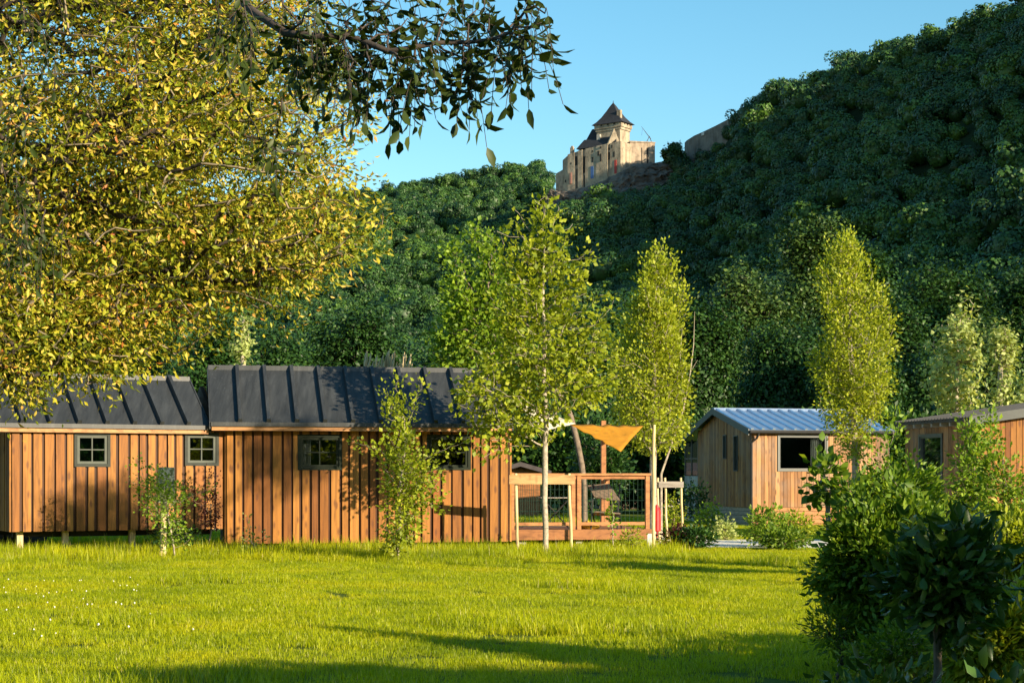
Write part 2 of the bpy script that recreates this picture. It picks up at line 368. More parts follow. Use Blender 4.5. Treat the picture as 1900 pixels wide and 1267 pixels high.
GREENS = {
 'yellowgreen': [(0, (.12, .17, .010)), (.4, (.22, .28, .014)), (.75, (.34, .39, .022)), (1, (.46, .48, .045))],
 'fresh': [(0, (.06, .12, .010)), (.5, (.17, .28, .018)), (1, (.32, .42, .035))],
 'walnut': [(0, (.02, .04, .004)), (.22, (.08, .12, .008)), (.45, (.24, .28, .014)), (.66, (.46, .40, .03)), (.82, (.64, .46, .11)), (.93, (.50, .22, .04)), (1, (.34, .09, .03))],
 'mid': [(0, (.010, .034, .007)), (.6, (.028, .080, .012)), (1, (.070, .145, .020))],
 'olive': [(0, (.016, .042, .010)), (.6, (.050, .105, .018)), (1, (.14, .20, .04))],
 'pale': [(0, (.16, .22, .05)), (.5, (.36, .43, .13)), (1, (.60, .62, .26))],
 'bush': [(0, (.035, .075, .006)), (.5, (.11, .20, .015)), (1, (.28, .37, .03))],
 'laurel': [(0, (.02, .05, .008)), (.6, (.05, .11, .014)), (1, (.11, .18, .025))],
 'hill': [(0, (.024, .062, .015)), (.5, (.035, .088, .018)), (1, (.050, .115, .024))],
 'copper': [(0, (.05, .012, .012)), (1, (.11, .03, .02))],
}
LM = {k: leafmat('leaf_' + k, v, trans={'walnut': .25, 'mid': .2, 'hill': 0, 'laurel': .15, 'olive': .15}.get(k, .38), objvar=(k == 'hill'),
                 rough=.35 if k == 'laurel' else .5) for k, v in GREENS.items()}
LM['walnut_shaded'] = leafmat('leaf_near_walnut', [(0, (.02, .035, .006)), (.7, (.04, .065, .010)), (1, (.07, .085, .014))], trans=.22)  # darker copy of the walnut leaf: shade on the near branch is in its colour
#==SPLIT==
# ------------------------------------------------------------------ terrain
S_PX = [-3000, -400, 300, 560, 720, 860, 1000, 1030, 1130, 1225, 1290, 1340, 1363, 1395, 1436, 1489, 1546, 1616, 1679, 1774, 1837, 1900, 2200, 2700, 3600, 5500]
S_PY = [560, 440, 400, 378, 364, 336, 318, 350, 342, 318, 300, 274, 234, 207, 170, 168, 136, 114, 86, 78, 50, 14, -110, -340, -620, -700]  # rightmost values: unseen ridge raised to keep the hillside in shade
R_X = [-3000, -400, 300, 560, 720, 860, 1000, 1030, 1130, 1225, 1290, 1350, 1400, 1450, 1560, 1660, 1760, 1900, 2200, 2700, 3600, 5500]
R_Y = [900, 1000, 1050, 1050, 1050, 1050, 1040, 850, 812, 815, 815, 790, 770, 750, 710, 680, 650, 600, 520, 450, 400, 380]
F_Y = [400, 380, 360, 350, 350, 350, 340, 330, 320, 300, 300, 290, 280, 270, 260, 250, 240, 230, 220, 210, 200, 200]
def vnoise(x, y, s):
    return (np.sin(x / s * 1.7 + 1.3 * np.sin(y / s)) + np.sin(y / s * 1.3 + 2.1 + 1.1 * np.sin(x / s * .8))) * .5
def height(x, y):
    x = np.asarray(x, float); y = np.asarray(y, float)
    yy = np.maximum(y, 60.0); px = np.clip(CX + F * x / yy, -3000, 5500)
    el = (HY - np.interp(px, S_PX, S_PY)) / F; Yr = np.interp(px, R_X, R_Y); Yf = np.interp(px, R_X, F_Y)
    t = np.clip((yy - Yf) / (Yr - Yf), 0, 1); g = t * (1.45 - .45 * t)
    z = el * g * yy
    zr = el * Yr; back = np.clip((yy - Yr) / 400, 0, 1)
    z = np.where(yy > Yr, zr * (1 - .55 * back * back * (3 - 2 * back)), z)
    return z + vnoise(x, y, 38) * 3.0 * np.clip(z / 30, 0, 1) * np.clip((Yr - yy) / 60, 0, 1)
xs = np.arange(-1100, 1101, 10.0); ys = np.arange(-400, 1901, 10.0)
X, Y = np.meshgrid(xs, ys); H = height(X, Y)
H = np.where(Y < 150, 0, H)
V = np.stack([X, Y, H], -1).reshape(-1, 3); nx, ny = len(xs), len(ys)
i, j = np.meshgrid(np.arange(nx - 1), np.arange(ny - 1)); q = j * nx + i
Fc = np.stack([q, q + 1, q + nx + 1, q + nx], -1).reshape(-1, 4)
m, nt, b = nmat('ground_soil')
tc = N(nt, 'ShaderNodeTexCoord'); n1 = N(nt, 'ShaderNodeTexNoise', Scale=.5, Detail=8.0, Roughness=.7); nt.links.new(tc.outputs['Object'], n1.inputs['Vector'])
r = ramp(nt, [(.3, (.05, .07, .010)), (.55, (.10, .14, .015)), (.8, (.15, .17, .03))]); nt.links.new(n1.outputs[0], r.inputs[0])
sx = N(nt, 'ShaderNodeSeparateXYZ'); nt.links.new(tc.outputs['Object'], sx.inputs[0]); mr = N(nt, 'ShaderNodeMapRange'); mr.inputs['From Min'].default_value = 2; mr.inputs['From Max'].default_value = 6; nt.links.new(sx.outputs[2], mr.inputs[0])
nt.links.new(mixc(nt, r.outputs[0], (.018, .030, .010), mr.outputs[0]), b.inputs['Base Color'])      # leaf litter of the wooded slopes
b.inputs['Roughness'].default_value = 1; b.inputs['Specular IOR Level'].default_value = .1
kindof(np_mesh('ground', V, Fc, m, np.full(len(Fc), .5), smooth=True), 'structure')
# pale path behind the lawn
pm = MB(); pp = [(-12, 47.5), (-2, 45.0), (2.2, 41.0), (4.2, 37.4), (9, 37.0), (16, 37.2)]; pw = [(x + .6, y + 5.2) for x, y in pp]
for k in range(len(pp) - 1):
    pm.add([(*pp[k], .012), (*pp[k + 1], .012), (*pw[k + 1], .012), (*pw[k], .012)], [(0, 1, 2, 3)])
kindof(pm.build('path', M['path']), 'structure')

# ------------------------------------------------------------------ scatter (for the woods and the grass only)
def scatter(name, P, scale, rotz, idx, sources, label, tilt=None):
    me = bpy.data.meshes.new(name); P = np.asarray(P, np.float32)
    me.vertices.add(len(P)); me.vertices.foreach_set('co', P.ravel())
    for nm, ty, a in (('sc', 'FLOAT', scale), ('rz', 'FLOAT', rotz), ('ix', 'INT', idx)):
        at_ = me.attributes.new(nm, ty, 'POINT'); at_.data.foreach_set('value', np.asarray(a, np.float32 if ty == 'FLOAT' else np.int32))
    o = bpy.data.objects.new(name, me); COL.objects.link(o)
    src = bpy.data.collections.new(name + '_source')
    for k, sm in enumerate(sources): src.objects.link(bpy.data.objects.new('%s_piece_%02d' % (name, k), sm))
    ng = bpy.data.node_groups.new(name, 'GeometryNodeTree')
    ng.interface.new_socket('Geometry', in_out='INPUT', socket_type='NodeSocketGeometry'); ng.interface.new_socket('Geometry', in_out='OUTPUT', socket_type='NodeSocketGeometry')
    gi = ng.nodes.new('NodeGroupInput'); go = ng.nodes.new('NodeGroupOutput')
    ci = ng.nodes.new('GeometryNodeCollectionInfo'); ci.inputs['Collection'].default_value = src; ci.inputs['Separate Children'].default_value = True; ci.inputs['Reset Children'].default_value = True
    ip = ng.nodes.new('GeometryNodeInstanceOnPoints'); ip.inputs['Pick Instance'].default_value = True
    def na(nm, ty):
        a = ng.nodes.new('GeometryNodeInputNamedAttribute'); a.data_type = ty; a.inputs['Name'].default_value = nm
        return [s for s in a.outputs if s.enabled and s.name == 'Attribute'][0]
    cx = ng.nodes.new('ShaderNodeCombineXYZ'); ng.links.new(na('rz', 'FLOAT'), cx.inputs[2])
    ng.links.new(gi.outputs[0], ip.inputs['Points']); ng.links.new(ci.outputs[0], ip.inputs['Instance']); ng.links.new(na('ix', 'INT'), ip.inputs['Instance Index'])
    ng.links.new(cx.outputs[0], ip.inputs['Rotation']); ng.links.new(na('sc', 'FLOAT'), ip.inputs['Scale']); ng.links.new(ip.outputs[0], go.inputs[0])
    md = o.modifiers.new('scatter', 'NODES'); md.node_group = ng
    return kindof(o, 'stuff', label)

def forest_crown(seed, n=900):
    g = np.random.default_rng(seed)
    lobes = [np.array([0, 0, 4.8])] + [np.array([g.normal(0, 1.9), g.normal(0, 1.9), 4.2 + g.random() * 3.0]) for _ in range(9)]
    rad = [3.4] + list(g.uniform(1.4, 2.5, 9))
    Ps, Os = [], []
    for c, r_ in zip(lobes, rad):
        m_ = int(n * r_ * r_ / sum(q * q for q in rad)); d = unit(g.normal(size=(m_, 3)) + [0, 0, .25]); Ps.append(c + d * r_ * g.uniform(.82, 1.08, (m_, 1))); Os.append(d)
    P = np.concatenate(Ps); O = np.concatenate(Os); k = len(P)
    D = unit(np.cross(O, g.normal(0, 1, (k, 3))) + .18 * g.normal(0, 1, (k, 3))); W = np.cross(D, O + g.normal(0, .15, (k, 3)))
    V, Fc, rv = leaf_geo(P - D * .35, D, W, g.uniform(.55, .95, k), g.uniform(.5, .85, k), .15, g.random(k))
    # inner mass so that the sky does not show through the middle
    t = np.linspace(0, np.pi, 7); p = np.linspace(0, 2 * np.pi, 10)[:-1]
    sv = np.array([[np.sin(a) * np.cos(b_) * 2.9, np.sin(a) * np.sin(b_) * 2.9, 4.6 + np.cos(a) * 3.0] for a in t for b_ in p]); sf = []
    for a in range(6):
        for b_ in range(9):
            q0 = a * 9 + b_; q1 = a * 9 + (b_ + 1) % 9; sf += [[q0, q1, q1 + 9], [q0, q1 + 9, q0 + 9]]
    Fc = np.concatenate([Fc, np.array(sf) + len(V)]); V = np.concatenate([V, sv]); rv = np.concatenate([rv, np.full(len(sf), .3)])
    return np_mesh('forest_crown', V, Fc, LM['hill'], rv, link=False)
crowns = [forest_crown(100 + k) for k in range(8)]
g = np.random.default_rng(5)
pts = []
gxs, gys = np.arange(-420, 620, 7.6), np.arange(235, 1130, 7.6)
GX, GY = np.meshgrid(gxs, gys); GX = GX + g.uniform(-3.5, 3.5, GX.shape); GY = GY + g.uniform(-3.5, 3.5, GY.shape)
GX, GY = GX.ravel(), GY.ravel(); PX = CX + F * GX / GY; HH = height(GX, GY)
Yr = np.interp(PX, R_X, R_Y)
ok = (PX > -350) & (PX < 2700) & (GY < Yr + 30) & (HH > 3)
cl = (GX > 14) & (GX < 72) & (GY > 755) & (GY < 880)                      # the castle's rock stays bare
ok &= ~cl
GX, GY, HH, PX = GX[ok], GY[ok], HH[ok], PX[ok]
clump = vnoise(GX, GY, 22)
sc = np.clip(g.normal(.96, .23, len(GX)) + .14 * clump, .5, 1.7)
scatter('forest', np.stack([GX, GY, HH - 1.5], -1), sc, g.uniform(0, 6.28, len(GX)), g.integers(0, 8, len(GX)), crowns,
        'dense green wood covering the hillsides around the castle')

# cliff under the castle
def cliff():
    g = np.random.default_rng(3); nu, nv = 90, 34; V = []
    # outline of the rock's foot and head, left to right
    top = [(1022, 352, 826), (1044, 356, 820), (1080, 350, 812), (1110, 340, 804), (1148, 322, 797), (1176, 304, 796), (1222, 302, 806), (1262, 300, 812), (1300, 285, 820), (1345, 262, 822)]
    bot = [(1010, 372, 806), (1044, 392, 798), (1080, 394, 786), (1110, 392, 778), (1148, 382, 776), (1176, 366, 780), (1222, 352, 790), (1262, 342, 798), (1300, 322, 806), (1345, 300, 806)]
    for a in range(nu):
        s = a / (nu - 1) * 9; k = min(8, int(s)); f = s - k
        T = at(*top[k]).lerp(at(*top[k + 1]), f); B = at(*bot[k]).lerp(at(*bot[k + 1]), f)
        for b_ in range(nv):
            t = b_ / (nv - 1)
            p = B.lerp(T, t); nz = (math.sin(a * .55 + 3 * math.sin(b_ * .21)) + math.sin(a * .21 + b_ * .5) + g.normal() * .8) * 1.1
            V.append((p.x + g.normal() * .25, p.y - nz * (1 - abs(2 * t - 1) ** 3) - 3.0 * math.sin(t * math.pi) ** .5, p.z - (6 if b_ == 0 else 0) + g.normal() * .3))
        V.append((T.x, T.y + 26, T.z - 1))
    n_ = nv + 1; Fc = [[a * n_ + c, (a + 1) * n_ + c, (a + 1) * n_ + c + 1, a * n_ + c + 1] for a in range(nu - 1) for c in range(nv)]
    kindof(np_mesh('cliff', V, Fc, M['cliff'], np.full(len(Fc), .5)), 'structure')
cliff()

# ------------------------------------------------------------------ castle
def castle():
    Y0 = 800.0; sc_ = Y0 / F
    zz = lambda py: EYE + (HY - py) * sc_
    C = Vector((gx(1151.5, Y0), Y0, 0)); ph = math.radians(36)
    u = Vector((-math.cos(ph), math.sin(ph), 0))          # along the shaded front, going left and back
    v = Vector((math.sin(ph), math.cos(ph), 0))           # along the sunlit flank, going back
    P = lambda a, b: (C.x + u.x * a * 1.12 + v.x * b * .72, C.y + u.y * a * 1.12 + v.y * b * .72)
    t = thing('castle', 'medieval stone castle with a square keep and pointed dark roof on the cliff', 'castle', (C.x, C.y, zz(345)))
    def prism(mb, cs, z0, z1, r=.5): mb.poly([P(a, b) for a, b in cs][::-1] if True else cs, z0, z1, r)
    # keep, set back behind the lodging
    s = 11.6; zb = zz(233); ka, kb = 2.1, 4.6; K = lambda a, b: P(a + ka, b + kb)
    def kprism(mb, cs, z0, z1): mb.poly([K(a, b) for a, b in cs][::-1], z0, z1)
    k = MB(); kprism(k, [(0, 0), (s, 0), (s, s), (0, s)], zz(330), zb + .5)
    kprism(k, [(-.9, -.9), (s + .9, -.9), (s + .9, s + .9), (-.9, s + .9)], zb + .3, zz(224))
    kprism(k, [(-.45, -.45), (s + .45, -.45), (s + .45, s + .45), (-.45, s + .45)], zb - .8, zb + .2)
    k.build('keep', M['castle'], t)
    k = MB(); rings = [(-1.9, zz(223) - .2), (-.2, zz(218)), (1.6, zz(209)), (3.4, zz(197)), (4.7, zz(187.5)), (5.7, zz(181.5))]
    vs = []
    for d, z_ in rings:
        for a, b in ((d, d), (s - d, d), (s - d, s - d), (d, s - d)): vs.append((*K(a, b), z_))
    fs = [(3, 2, 1, 0)[::-1]]
    for r_ in range(len(rings) - 1):
        for c in range(4): fs.append((r_ * 4 + c, r_ * 4 + (c + 1) % 4, r_ * 4 + 4 + (c + 1) % 4, r_ * 4 + 4 + c)[::-1])
    fs.append((20, 21, 22, 23)); k.add(vs, fs)
    kr = k.build('roof', M['castle_roof'], t)
    q = K(s / 2, s / 2); MB().tube([(q[0], q[1], zz(184)), (q[0], q[1], zz(177))], [.35, .06], 6).build('finial', M['castle_roof'], kr)
    k = MB(); kprism(k, [(.6, 1.6), (2.3, 1.6), (2.3, 3.8), (.6, 3.8)], zz(226), zz(199)); k.build('chimney', M['castle'], kr)
    for a in (2.2, 5.4, 8.6):
        k = MB(); kprism(k, [(a, -1.0), (a + .8, -1.0), (a + .8, -.6), (a, -.6)], zz(227), zz(224.5)); k.build('loophole', M['dark_void'], t)
    for b in (2.6, 6.0, 9.2):
        k = MB(); kprism(k, [(-1.0, b), (-.6, b), (-.6, b + 1.1), (-1.0, b + 1.1)], zz(227), zz(224.5)); k.build('loophole', M['dark_void'], t)
    # great lodging: long front, several bays at slightly different depth, ragged top
    bays = [(0, 5.2, 0, 262, 263.5, 'castle'), (5.2, 6.4, .9, 264, 264.5, 'castle_rough'), (6.4, 12.2, -.15, 263.5, 265.5, 'castle'), (12.2, 17.6, .1, 266, 267.5, 'castle'), (17.6, 19.2, 1.3, 268, 268.5, 'castle_rough'),
            (19.2, 21.4, .1, 268.5, 269.5, 'castle'), (21.4, 23.2, 1.0, 269.5, 271, 'castle_rough'), (23.2, 26.6, .2, 271, 274, 'castle'), (26.6, 29.4, .8, 275, 283, 'castle')]
    for a0, a1, d, pa, pb, mt in bays:
        k = MB(); cs = [(a0 + .003, d), (a1 - .003, d), (a1 - .003, 13 if a0 == 0 else 9), (a0 + .003, 13 if a0 == 0 else 9)]
        prism(k, cs, zz(372), [zz(pa), zz(pb), zz(pb), zz(pa)][::-1]); k.build('lodging_wall', M[mt], t)
    k = MB(); prism(k, [(29.4, 1.6), (33.6, 2.4), (33.6, 9), (29.4, 9)], zz(372), [zz(300), zz(306), zz(306), zz(300)][::-1]); k.build('outer_wall', M['castle_rough'], t)
    k = MB(); prism(k, [(24.2, 1.2), (25.8, 1.2), (25.8, 2.8), (24.2, 2.8)], zz(280), zz(261)); prism(k, [(24.5, 1.5), (25.5, 1.5), (25.5, 2.5), (24.5, 2.5)], zz(261), zz(258)); k.build('turret', M['castle_rough'], t)
    # lodging roof (gable facing right) and the steep roof behind
    def gable(a0, a1, b0, b1, ze, zr, name, mt, e=.5, hip=0):
        k = MB(); bm = (b0 + b1) / 2
        k.add([(*P(a0, b0 - e), ze), (*P(a1, b0 - e), ze), (*P(a1, b1 + e), ze), (*P(a0, b1 + e), ze), (*P(a0, bm), zr), (*P(a1 - hip, bm), zr)],
              [(0, 1, 5, 4), (2, 3, 4, 5), (1, 2, 5), (3, 0, 4), (3, 2, 1, 0)]); return k.build(name, mt, t)
    gable(3.2, 22.4, .9, 7.5, zz(266), zz(248), 'roof', M['castle_roof'], hip=2.5)
    k = MB(); ga, gb = P(6.3, -.15), P(1.7, 4.2); gm_ = ((ga[0] + gb[0]) / 2, (ga[1] + gb[1]) / 2); ox, oy = -.5, .8     # pale stone gable turned towards the sun
    k.add([(*ga, zz(266)), (*gb, zz(266)), (*gm_, zz(235)), (ga[0] + ox, ga[1] + oy, zz(266)), (gb[0] + ox, gb[1] + oy, zz(266)), (gm_[0] + ox, gm_[1] + oy, zz(235))],
          [(0, 1, 2), (5, 4, 3), (0, 2, 5, 3), (2, 1, 4, 5), (1, 0, 3, 4)]); k.build('gable_wall', M['castle'], t)
    gable(13.5, 21.2, 8, 15, zz(252), zz(225), 'roof', M['castle_roof'], hip=2.2)
    k = MB(); prism(k, [(11.6, 3.2), (13.2, 3.2), (13.2, 4.6), (11.6, 4.6)], zz(252), zz(242)); k.build('chimney', M['render'], t)
    # wing on the right
    k = MB(); A = P(0, 13); W1 = Vector((math.cos(math.radians(10)), math.sin(math.radians(10)), 0))
    q = [A, (A[0] + W1.x * 11.4, A[1] + W1.y * 11.4), (A[0] + W1.x * 11.4 - 1.5, A[1] + 11), (A[0] - 1.5, A[1] + 10)]
    k.poly([(q[0][0] - .5, q[0][1]), q[1], q[2], q[3]], zz(330), [zz(255.5), zz(256.5), zz(256), zz(255)]); k.build('wing', M['castle_rough'], t)
    k = MB(); k.poly([(q[0][0] - .4, q[0][1] - .3), (q[1][0] + .3, q[1][1] - .3), (q[1][0] + .3, q[1][1] + .2), (q[0][0] - .4, q[0][1] + .2)], zz(258.5), zz(257)); k.build('cornice', M['castle_rough'], t)
    for dx, w_ in ((7.4, .8), (4.9, .35)):
        k = MB(); k.box(Vector((A[0], A[1], 0)), W1, Vector((W1.y, -W1.x, 0)), dx, dx + w_, -.3, .12, zz(300), zz(268)); k.build('buttress_slot', M['dark_void'], t)
    # windows and slots on the front
    def slot(a0, a1, pa, pb, d=0.0, mt='dark_void', name='window'):
        k = MB(); prism(k, [(a0, d - .10), (a1, d - .10), (a1, d + .5), (a0, d + .5)], zz(pb), zz(pa)); return k.build(name, M[mt], t)
    for a0, a1, pa, pb, d in [(5.6, 6.6, 280, 293, .5), (5.7, 6.5, 271, 275, .5), (9.3, 10.0, 281, 295, -.5), (9.4, 9.9, 267, 271, -.5), (6.9, 7.6, 299, 305, .5), (13.6, 14.3, 285, 295, .1), (13.7, 14.2, 272, 276, .1),
                          (17.8, 19.0, 281, 312, 1.3), (21.6, 23.0, 279, 296, 1.0), (21.9, 22.5, 303, 340, 1.0), (18.3, 18.7, 316, 350, 1.3), (4.0, 4.5, 267, 273, 0), (2.9, 3.6, 280, 290, 0), (24.6, 25.1, 290, 293, .2), (27.6, 28.2, 321, 326, .8), (10.4, 11.2, 275, 284, -.5)]:
        slot(a0, a1, pa, pb, d)
    g_ = slot(1.9, 3.0, 296, 321, -.12, 'red_cloth', 'red_banner'); slot(13.4, 14.8, 302, 325, -.05, 'blue_cloth', 'blue_banner'); slot(24.4, 25.4, 309, 330, .05, 'faded_cloth', 'faded_banner')
    # trebuchet on the wing
    tb = thing('trebuchet', 'wooden siege engine with a raised arm on top of the right castle wing', 'siege engine', (A[0] + 8.6, A[1] + 4, zz(256)))
    bx, by, bz = tb.location; k = MB()
    for sx in (-1, 1): k.tube([(bx + sx * 1.4, by, bz - .3), (bx + .2, by, bz + 3.0)], .16, 5)
    k.tube([(bx - 1.6, by, bz + .2), (bx + 1.6, by, bz + .2)], .2, 5); k.build('frame', M['bark_dark'], tb)
    k = MB(); k.tube([(bx + .9, by, bz + 1.6), (bx - 3.6, by, bz + 7.6)], [.22, .08], 5); k.build('arm', M['bark_dark'], tb)
    k = MB(); k.tube([(bx - 3.1, by, bz + 6.4), (bx - 3.5, by, bz + 3.4)], .05, 4); k.build('sling', M['bark_dark'], tb)
castle()
# bastion to the right of the castle
def bastion():
    Yb = 812.0; zz = lambda py: EYE + (HY - py) * Yb / F
    t = thing('bastion_wall', 'long curved grey rampart half hidden by hillside trees, right of the castle', 'rampart', at(1300, 285, Yb))
    k = MB(); pl = [(1275, 12, 266, 256), (1277, 8, 262, 255), (1288, 0, 257, 252), (1302, -7, 254, 250), (1320, -15, 250, 246), (1345, -24, 247, 238), (1352, -26, 247, 236)]
    for (a, da, _, ta), (c, dc, _, tc_) in zip(pl[:-1], pl[1:]):
        p, q = (gx(a, Yb), Yb + da), (gx(c, Yb), Yb + dc)
        k.poly([p, q, (q[0] + .5, q[1] + 2.2), (p[0] + .5, p[1] + 2.2)], zz(312), [zz(ta), zz(tc_), zz(tc_), zz(ta)])
    k.build('wall', M['rampart'], t)
    k = MB(); k.poly([(gx(1299, Yb), Yb - 6.6), (gx(1303, Yb), Yb - 8.4), (gx(1303, Yb), Yb - 7.0), (gx(1299, Yb), Yb - 5.0)], zz(257), zz(252)); k.build('embrasure', M['white'], t)
bastion()
#==SPLIT==
# ------------------------------------------------------------------ cabins
class Frame:
    """wall frame: origin at the left front corner, u along the front, n outward towards the viewer, q backward."""
    def __init__(s, px, Y, deg):
        a = math.radians(deg); s.O = Vector((gx(px, Y), Y, 0)); s.u = Vector((math.cos(a), math.sin(a), 0)); s.n = Vector((math.sin(a), -math.cos(a), 0)); s.q = -s.n
    def U(s, px):
        k = (px - CX) / F; return (k * s.O.y - s.O.x) / (s.u.x - k * s.u.y)
    def Zp(s, px, py):
        return EYE - (py - HY) / F * (s.O.y + s.u.y * s.U(px))
    def rect(s, x0, y0, x1, y1): return s.U(x0), s.U(x1), s.Zp((x0 + x1) / 2, y1), s.Zp((x0 + x1) / 2, y0)

def spans(a, z0, z1, ops):
    out = [(z0, z1)]
    for (oa, ob, oz0, oz1) in ops:
        if oa - 1e-6 <= a < ob - 1e-6:
            nx_ = []
            for s0, s1 in out:
                if oz0 > s0 and oz0 < s1: nx_.append((s0, oz0))
                if oz1 < s1 and oz1 > s0: nx_.append((oz1, s1))
                if oz1 <= s0 or oz0 >= s1: nx_.append((s0, s1))
            out = nx_
    return out
def clad(parent, O, u, n, L, z0, top, ops=(), bw=.15, gap=.052, proud=.045, mat='larch', back='larch_gap_shade', seed=1, jit=.25, name='wall', alt=True):
    """vertical cladding: a backing layer and proud boards, cut round the openings."""
    g = random.Random(seed); T = top if callable(top) else (lambda a: top)
    bm = MB(); edges = sorted({0.0, L} | {min(max(e, 0), L) for o in ops for e in o[:2]} | ({L * .5} if False else set()))
    if callable(top) and hasattr(top, 'breaks'): edges = sorted(set(edges) | set(top.breaks))
    for a, b in zip(edges[:-1], edges[1:]):
        if b - a < 1e-4: continue
        tops = max(T(a), T(b)) + 1
        for s0, s1 in spans((a + b) / 2 - 1e-5, z0, tops, ops):
            if s1 == tops: bm.box(O, u, n, a, b, -.07, 0, s0, T(a) , .5, z1b=T(b))
            else: bm.box(O, u, n, a, b, -.07, 0, s0, s1)
    bk = bm.build(name, M[back], parent)
    bm = MB(); x = 0.0
    while x < L - .02:
        w_ = bw * (1 + g.uniform(-jit, jit)); x1 = min(L, x + w_); r = g.random(); pr = proud * g.uniform(.85, 1.1)
        es = sorted({x, x1} | {e for o in ops for e in o[:2] if x < e < x1} | ({e for e in top.breaks if x < e < x1} if hasattr(top, 'breaks') else set()))
        for a, b in zip(es[:-1], es[1:]):
            if b - a < .012: continue
            tops = 99
            for s0, s1 in spans((a + b) / 2 - 1e-5, z0 - .015, tops, ops):
                if s1 == tops: bm.box(O, u, n, a, b, .001, pr, s0, T(a) - .004, r, z1b=T(b) - .004)
                else: bm.box(O, u, n, a, b, .001, pr, s0, s1, r)
        x = x1 + gap * g.uniform(.7, 1.35)
    o = bm.build('boards', M[mat], bk)
    return bk
def window(parent, O, u, n, rect, mat, fw=.06, cross=True, sash=.05, w=.05, glass='glass', curtain=None, inner=None, name='window', sides=None):
    a0, a1, z0, z1 = rect; t = MB()
    for (b0, b1, c0, c1) in ((a0, a0 + fw, z0, z1), (a1 - fw, a1, z0, z1), (a0 + fw, a1 - fw, z0, z0 + fw), (a0 + fw, a1 - fw, z1 - fw, z1)):
        t.box(O, u, n, b0, b1, -.09, w, c0, c1)
    fr = t.build(name, M[mat], parent)
    s0, s1, y0, y1 = a0 + fw + .003, a1 - fw - .003, z0 + fw + .003, z1 - fw - .003; im = M[inner or mat]
    if sash:
        t = MB()
        for (b0, b1, c0, c1) in ((s0, s0 + sash, y0, y1), (s1 - sash, s1, y0, y1), (s0 + sash, s1 - sash, y0, y0 + sash), (s0 + sash, s1 - sash, y1 - sash, y1)):
            t.box(O, u, n, b0, b1, -.06, w - .022, c0, c1)
        if cross:
            m_ = (s0 + s1) / 2; k_ = (y0 + y1) / 2
            t.box(O, u, n, m_ - .011, m_ + .011, -.045, w - .03, y0 + sash, y1 - sash)
            t.box(O, u, n, s0 + sash, m_ - .013, -.043, w - .032, k_ - .011, k_ + .011); t.box(O, u, n, m_ + .013, s1 - sash, -.043, w - .032, k_ - .011, k_ + .011)
        t.build('sash', im, fr)
    t = MB(); t.box(O, u, n, s0 + sash * .5, s1 - sash * .5, -.035, -.028, y0 + sash * .5, y1 - sash * .5); t.build('pane', M[glass], fr)
    for (c0, c1) in (curtain or ()):
        t = MB(); k = 26; A = a0 + (a1 - a0) * c0; B = a0 + (a1 - a0) * c1; vs = []; 
        for q in range(k + 1):
            x = A + (B - A) * q / k; d = -.20 - .03 * math.sin(q * 1.5)
            for zc in (y0 - .05, y1 + .05): p = O + u * x + n * d; vs.append((p.x, p.y, zc))
        t.add(vs, [(2 * q, 2 * q + 2, 2 * q + 3, 2 * q + 1) for q in range(k)]); t.build('curtain', M['curtain'], fr)
    return fr
def roof_slab(parent, c, th, mat, ribs=None, rw=.05, rh=.10, name='roof', rib_name='seams', rr=None):
    """c: eave-left, eave-right, ridge-right, ridge-left (top surface corners)."""
    A, B, C_, D = [Vector(p) for p in c]; nn = (B - A).cross(D - A).normalized(); nn = nn if nn.z > 0 else -nn
    t = MB(); t.hexa([A - nn * th, B - nn * th, C_ - nn * th, D - nn * th], [A, B, C_, D]); rf = t.build(name, M[mat], parent)
    if ribs:
        t = MB(); L = (B - A).length; e = (B - A) / L
        for x in ribs:
            if x < 0 or x > L: continue
            p = A + e * x + nn * .002; q = D + (C_ - D) * (x / L) + nn * .002
            q = p + (q - p) * .985
            t.hexa([p - e * rw, p + e * rw, q + e * rw, q - e * rw], [p - e * rw * .7 + nn * rh, p + e * rw * .7 + nn * rh, q + e * rw * .7 + nn * rh, q - e * rw * .7 + nn * rh])
        t.build(rib_name, M[mat], rf)
    return rf

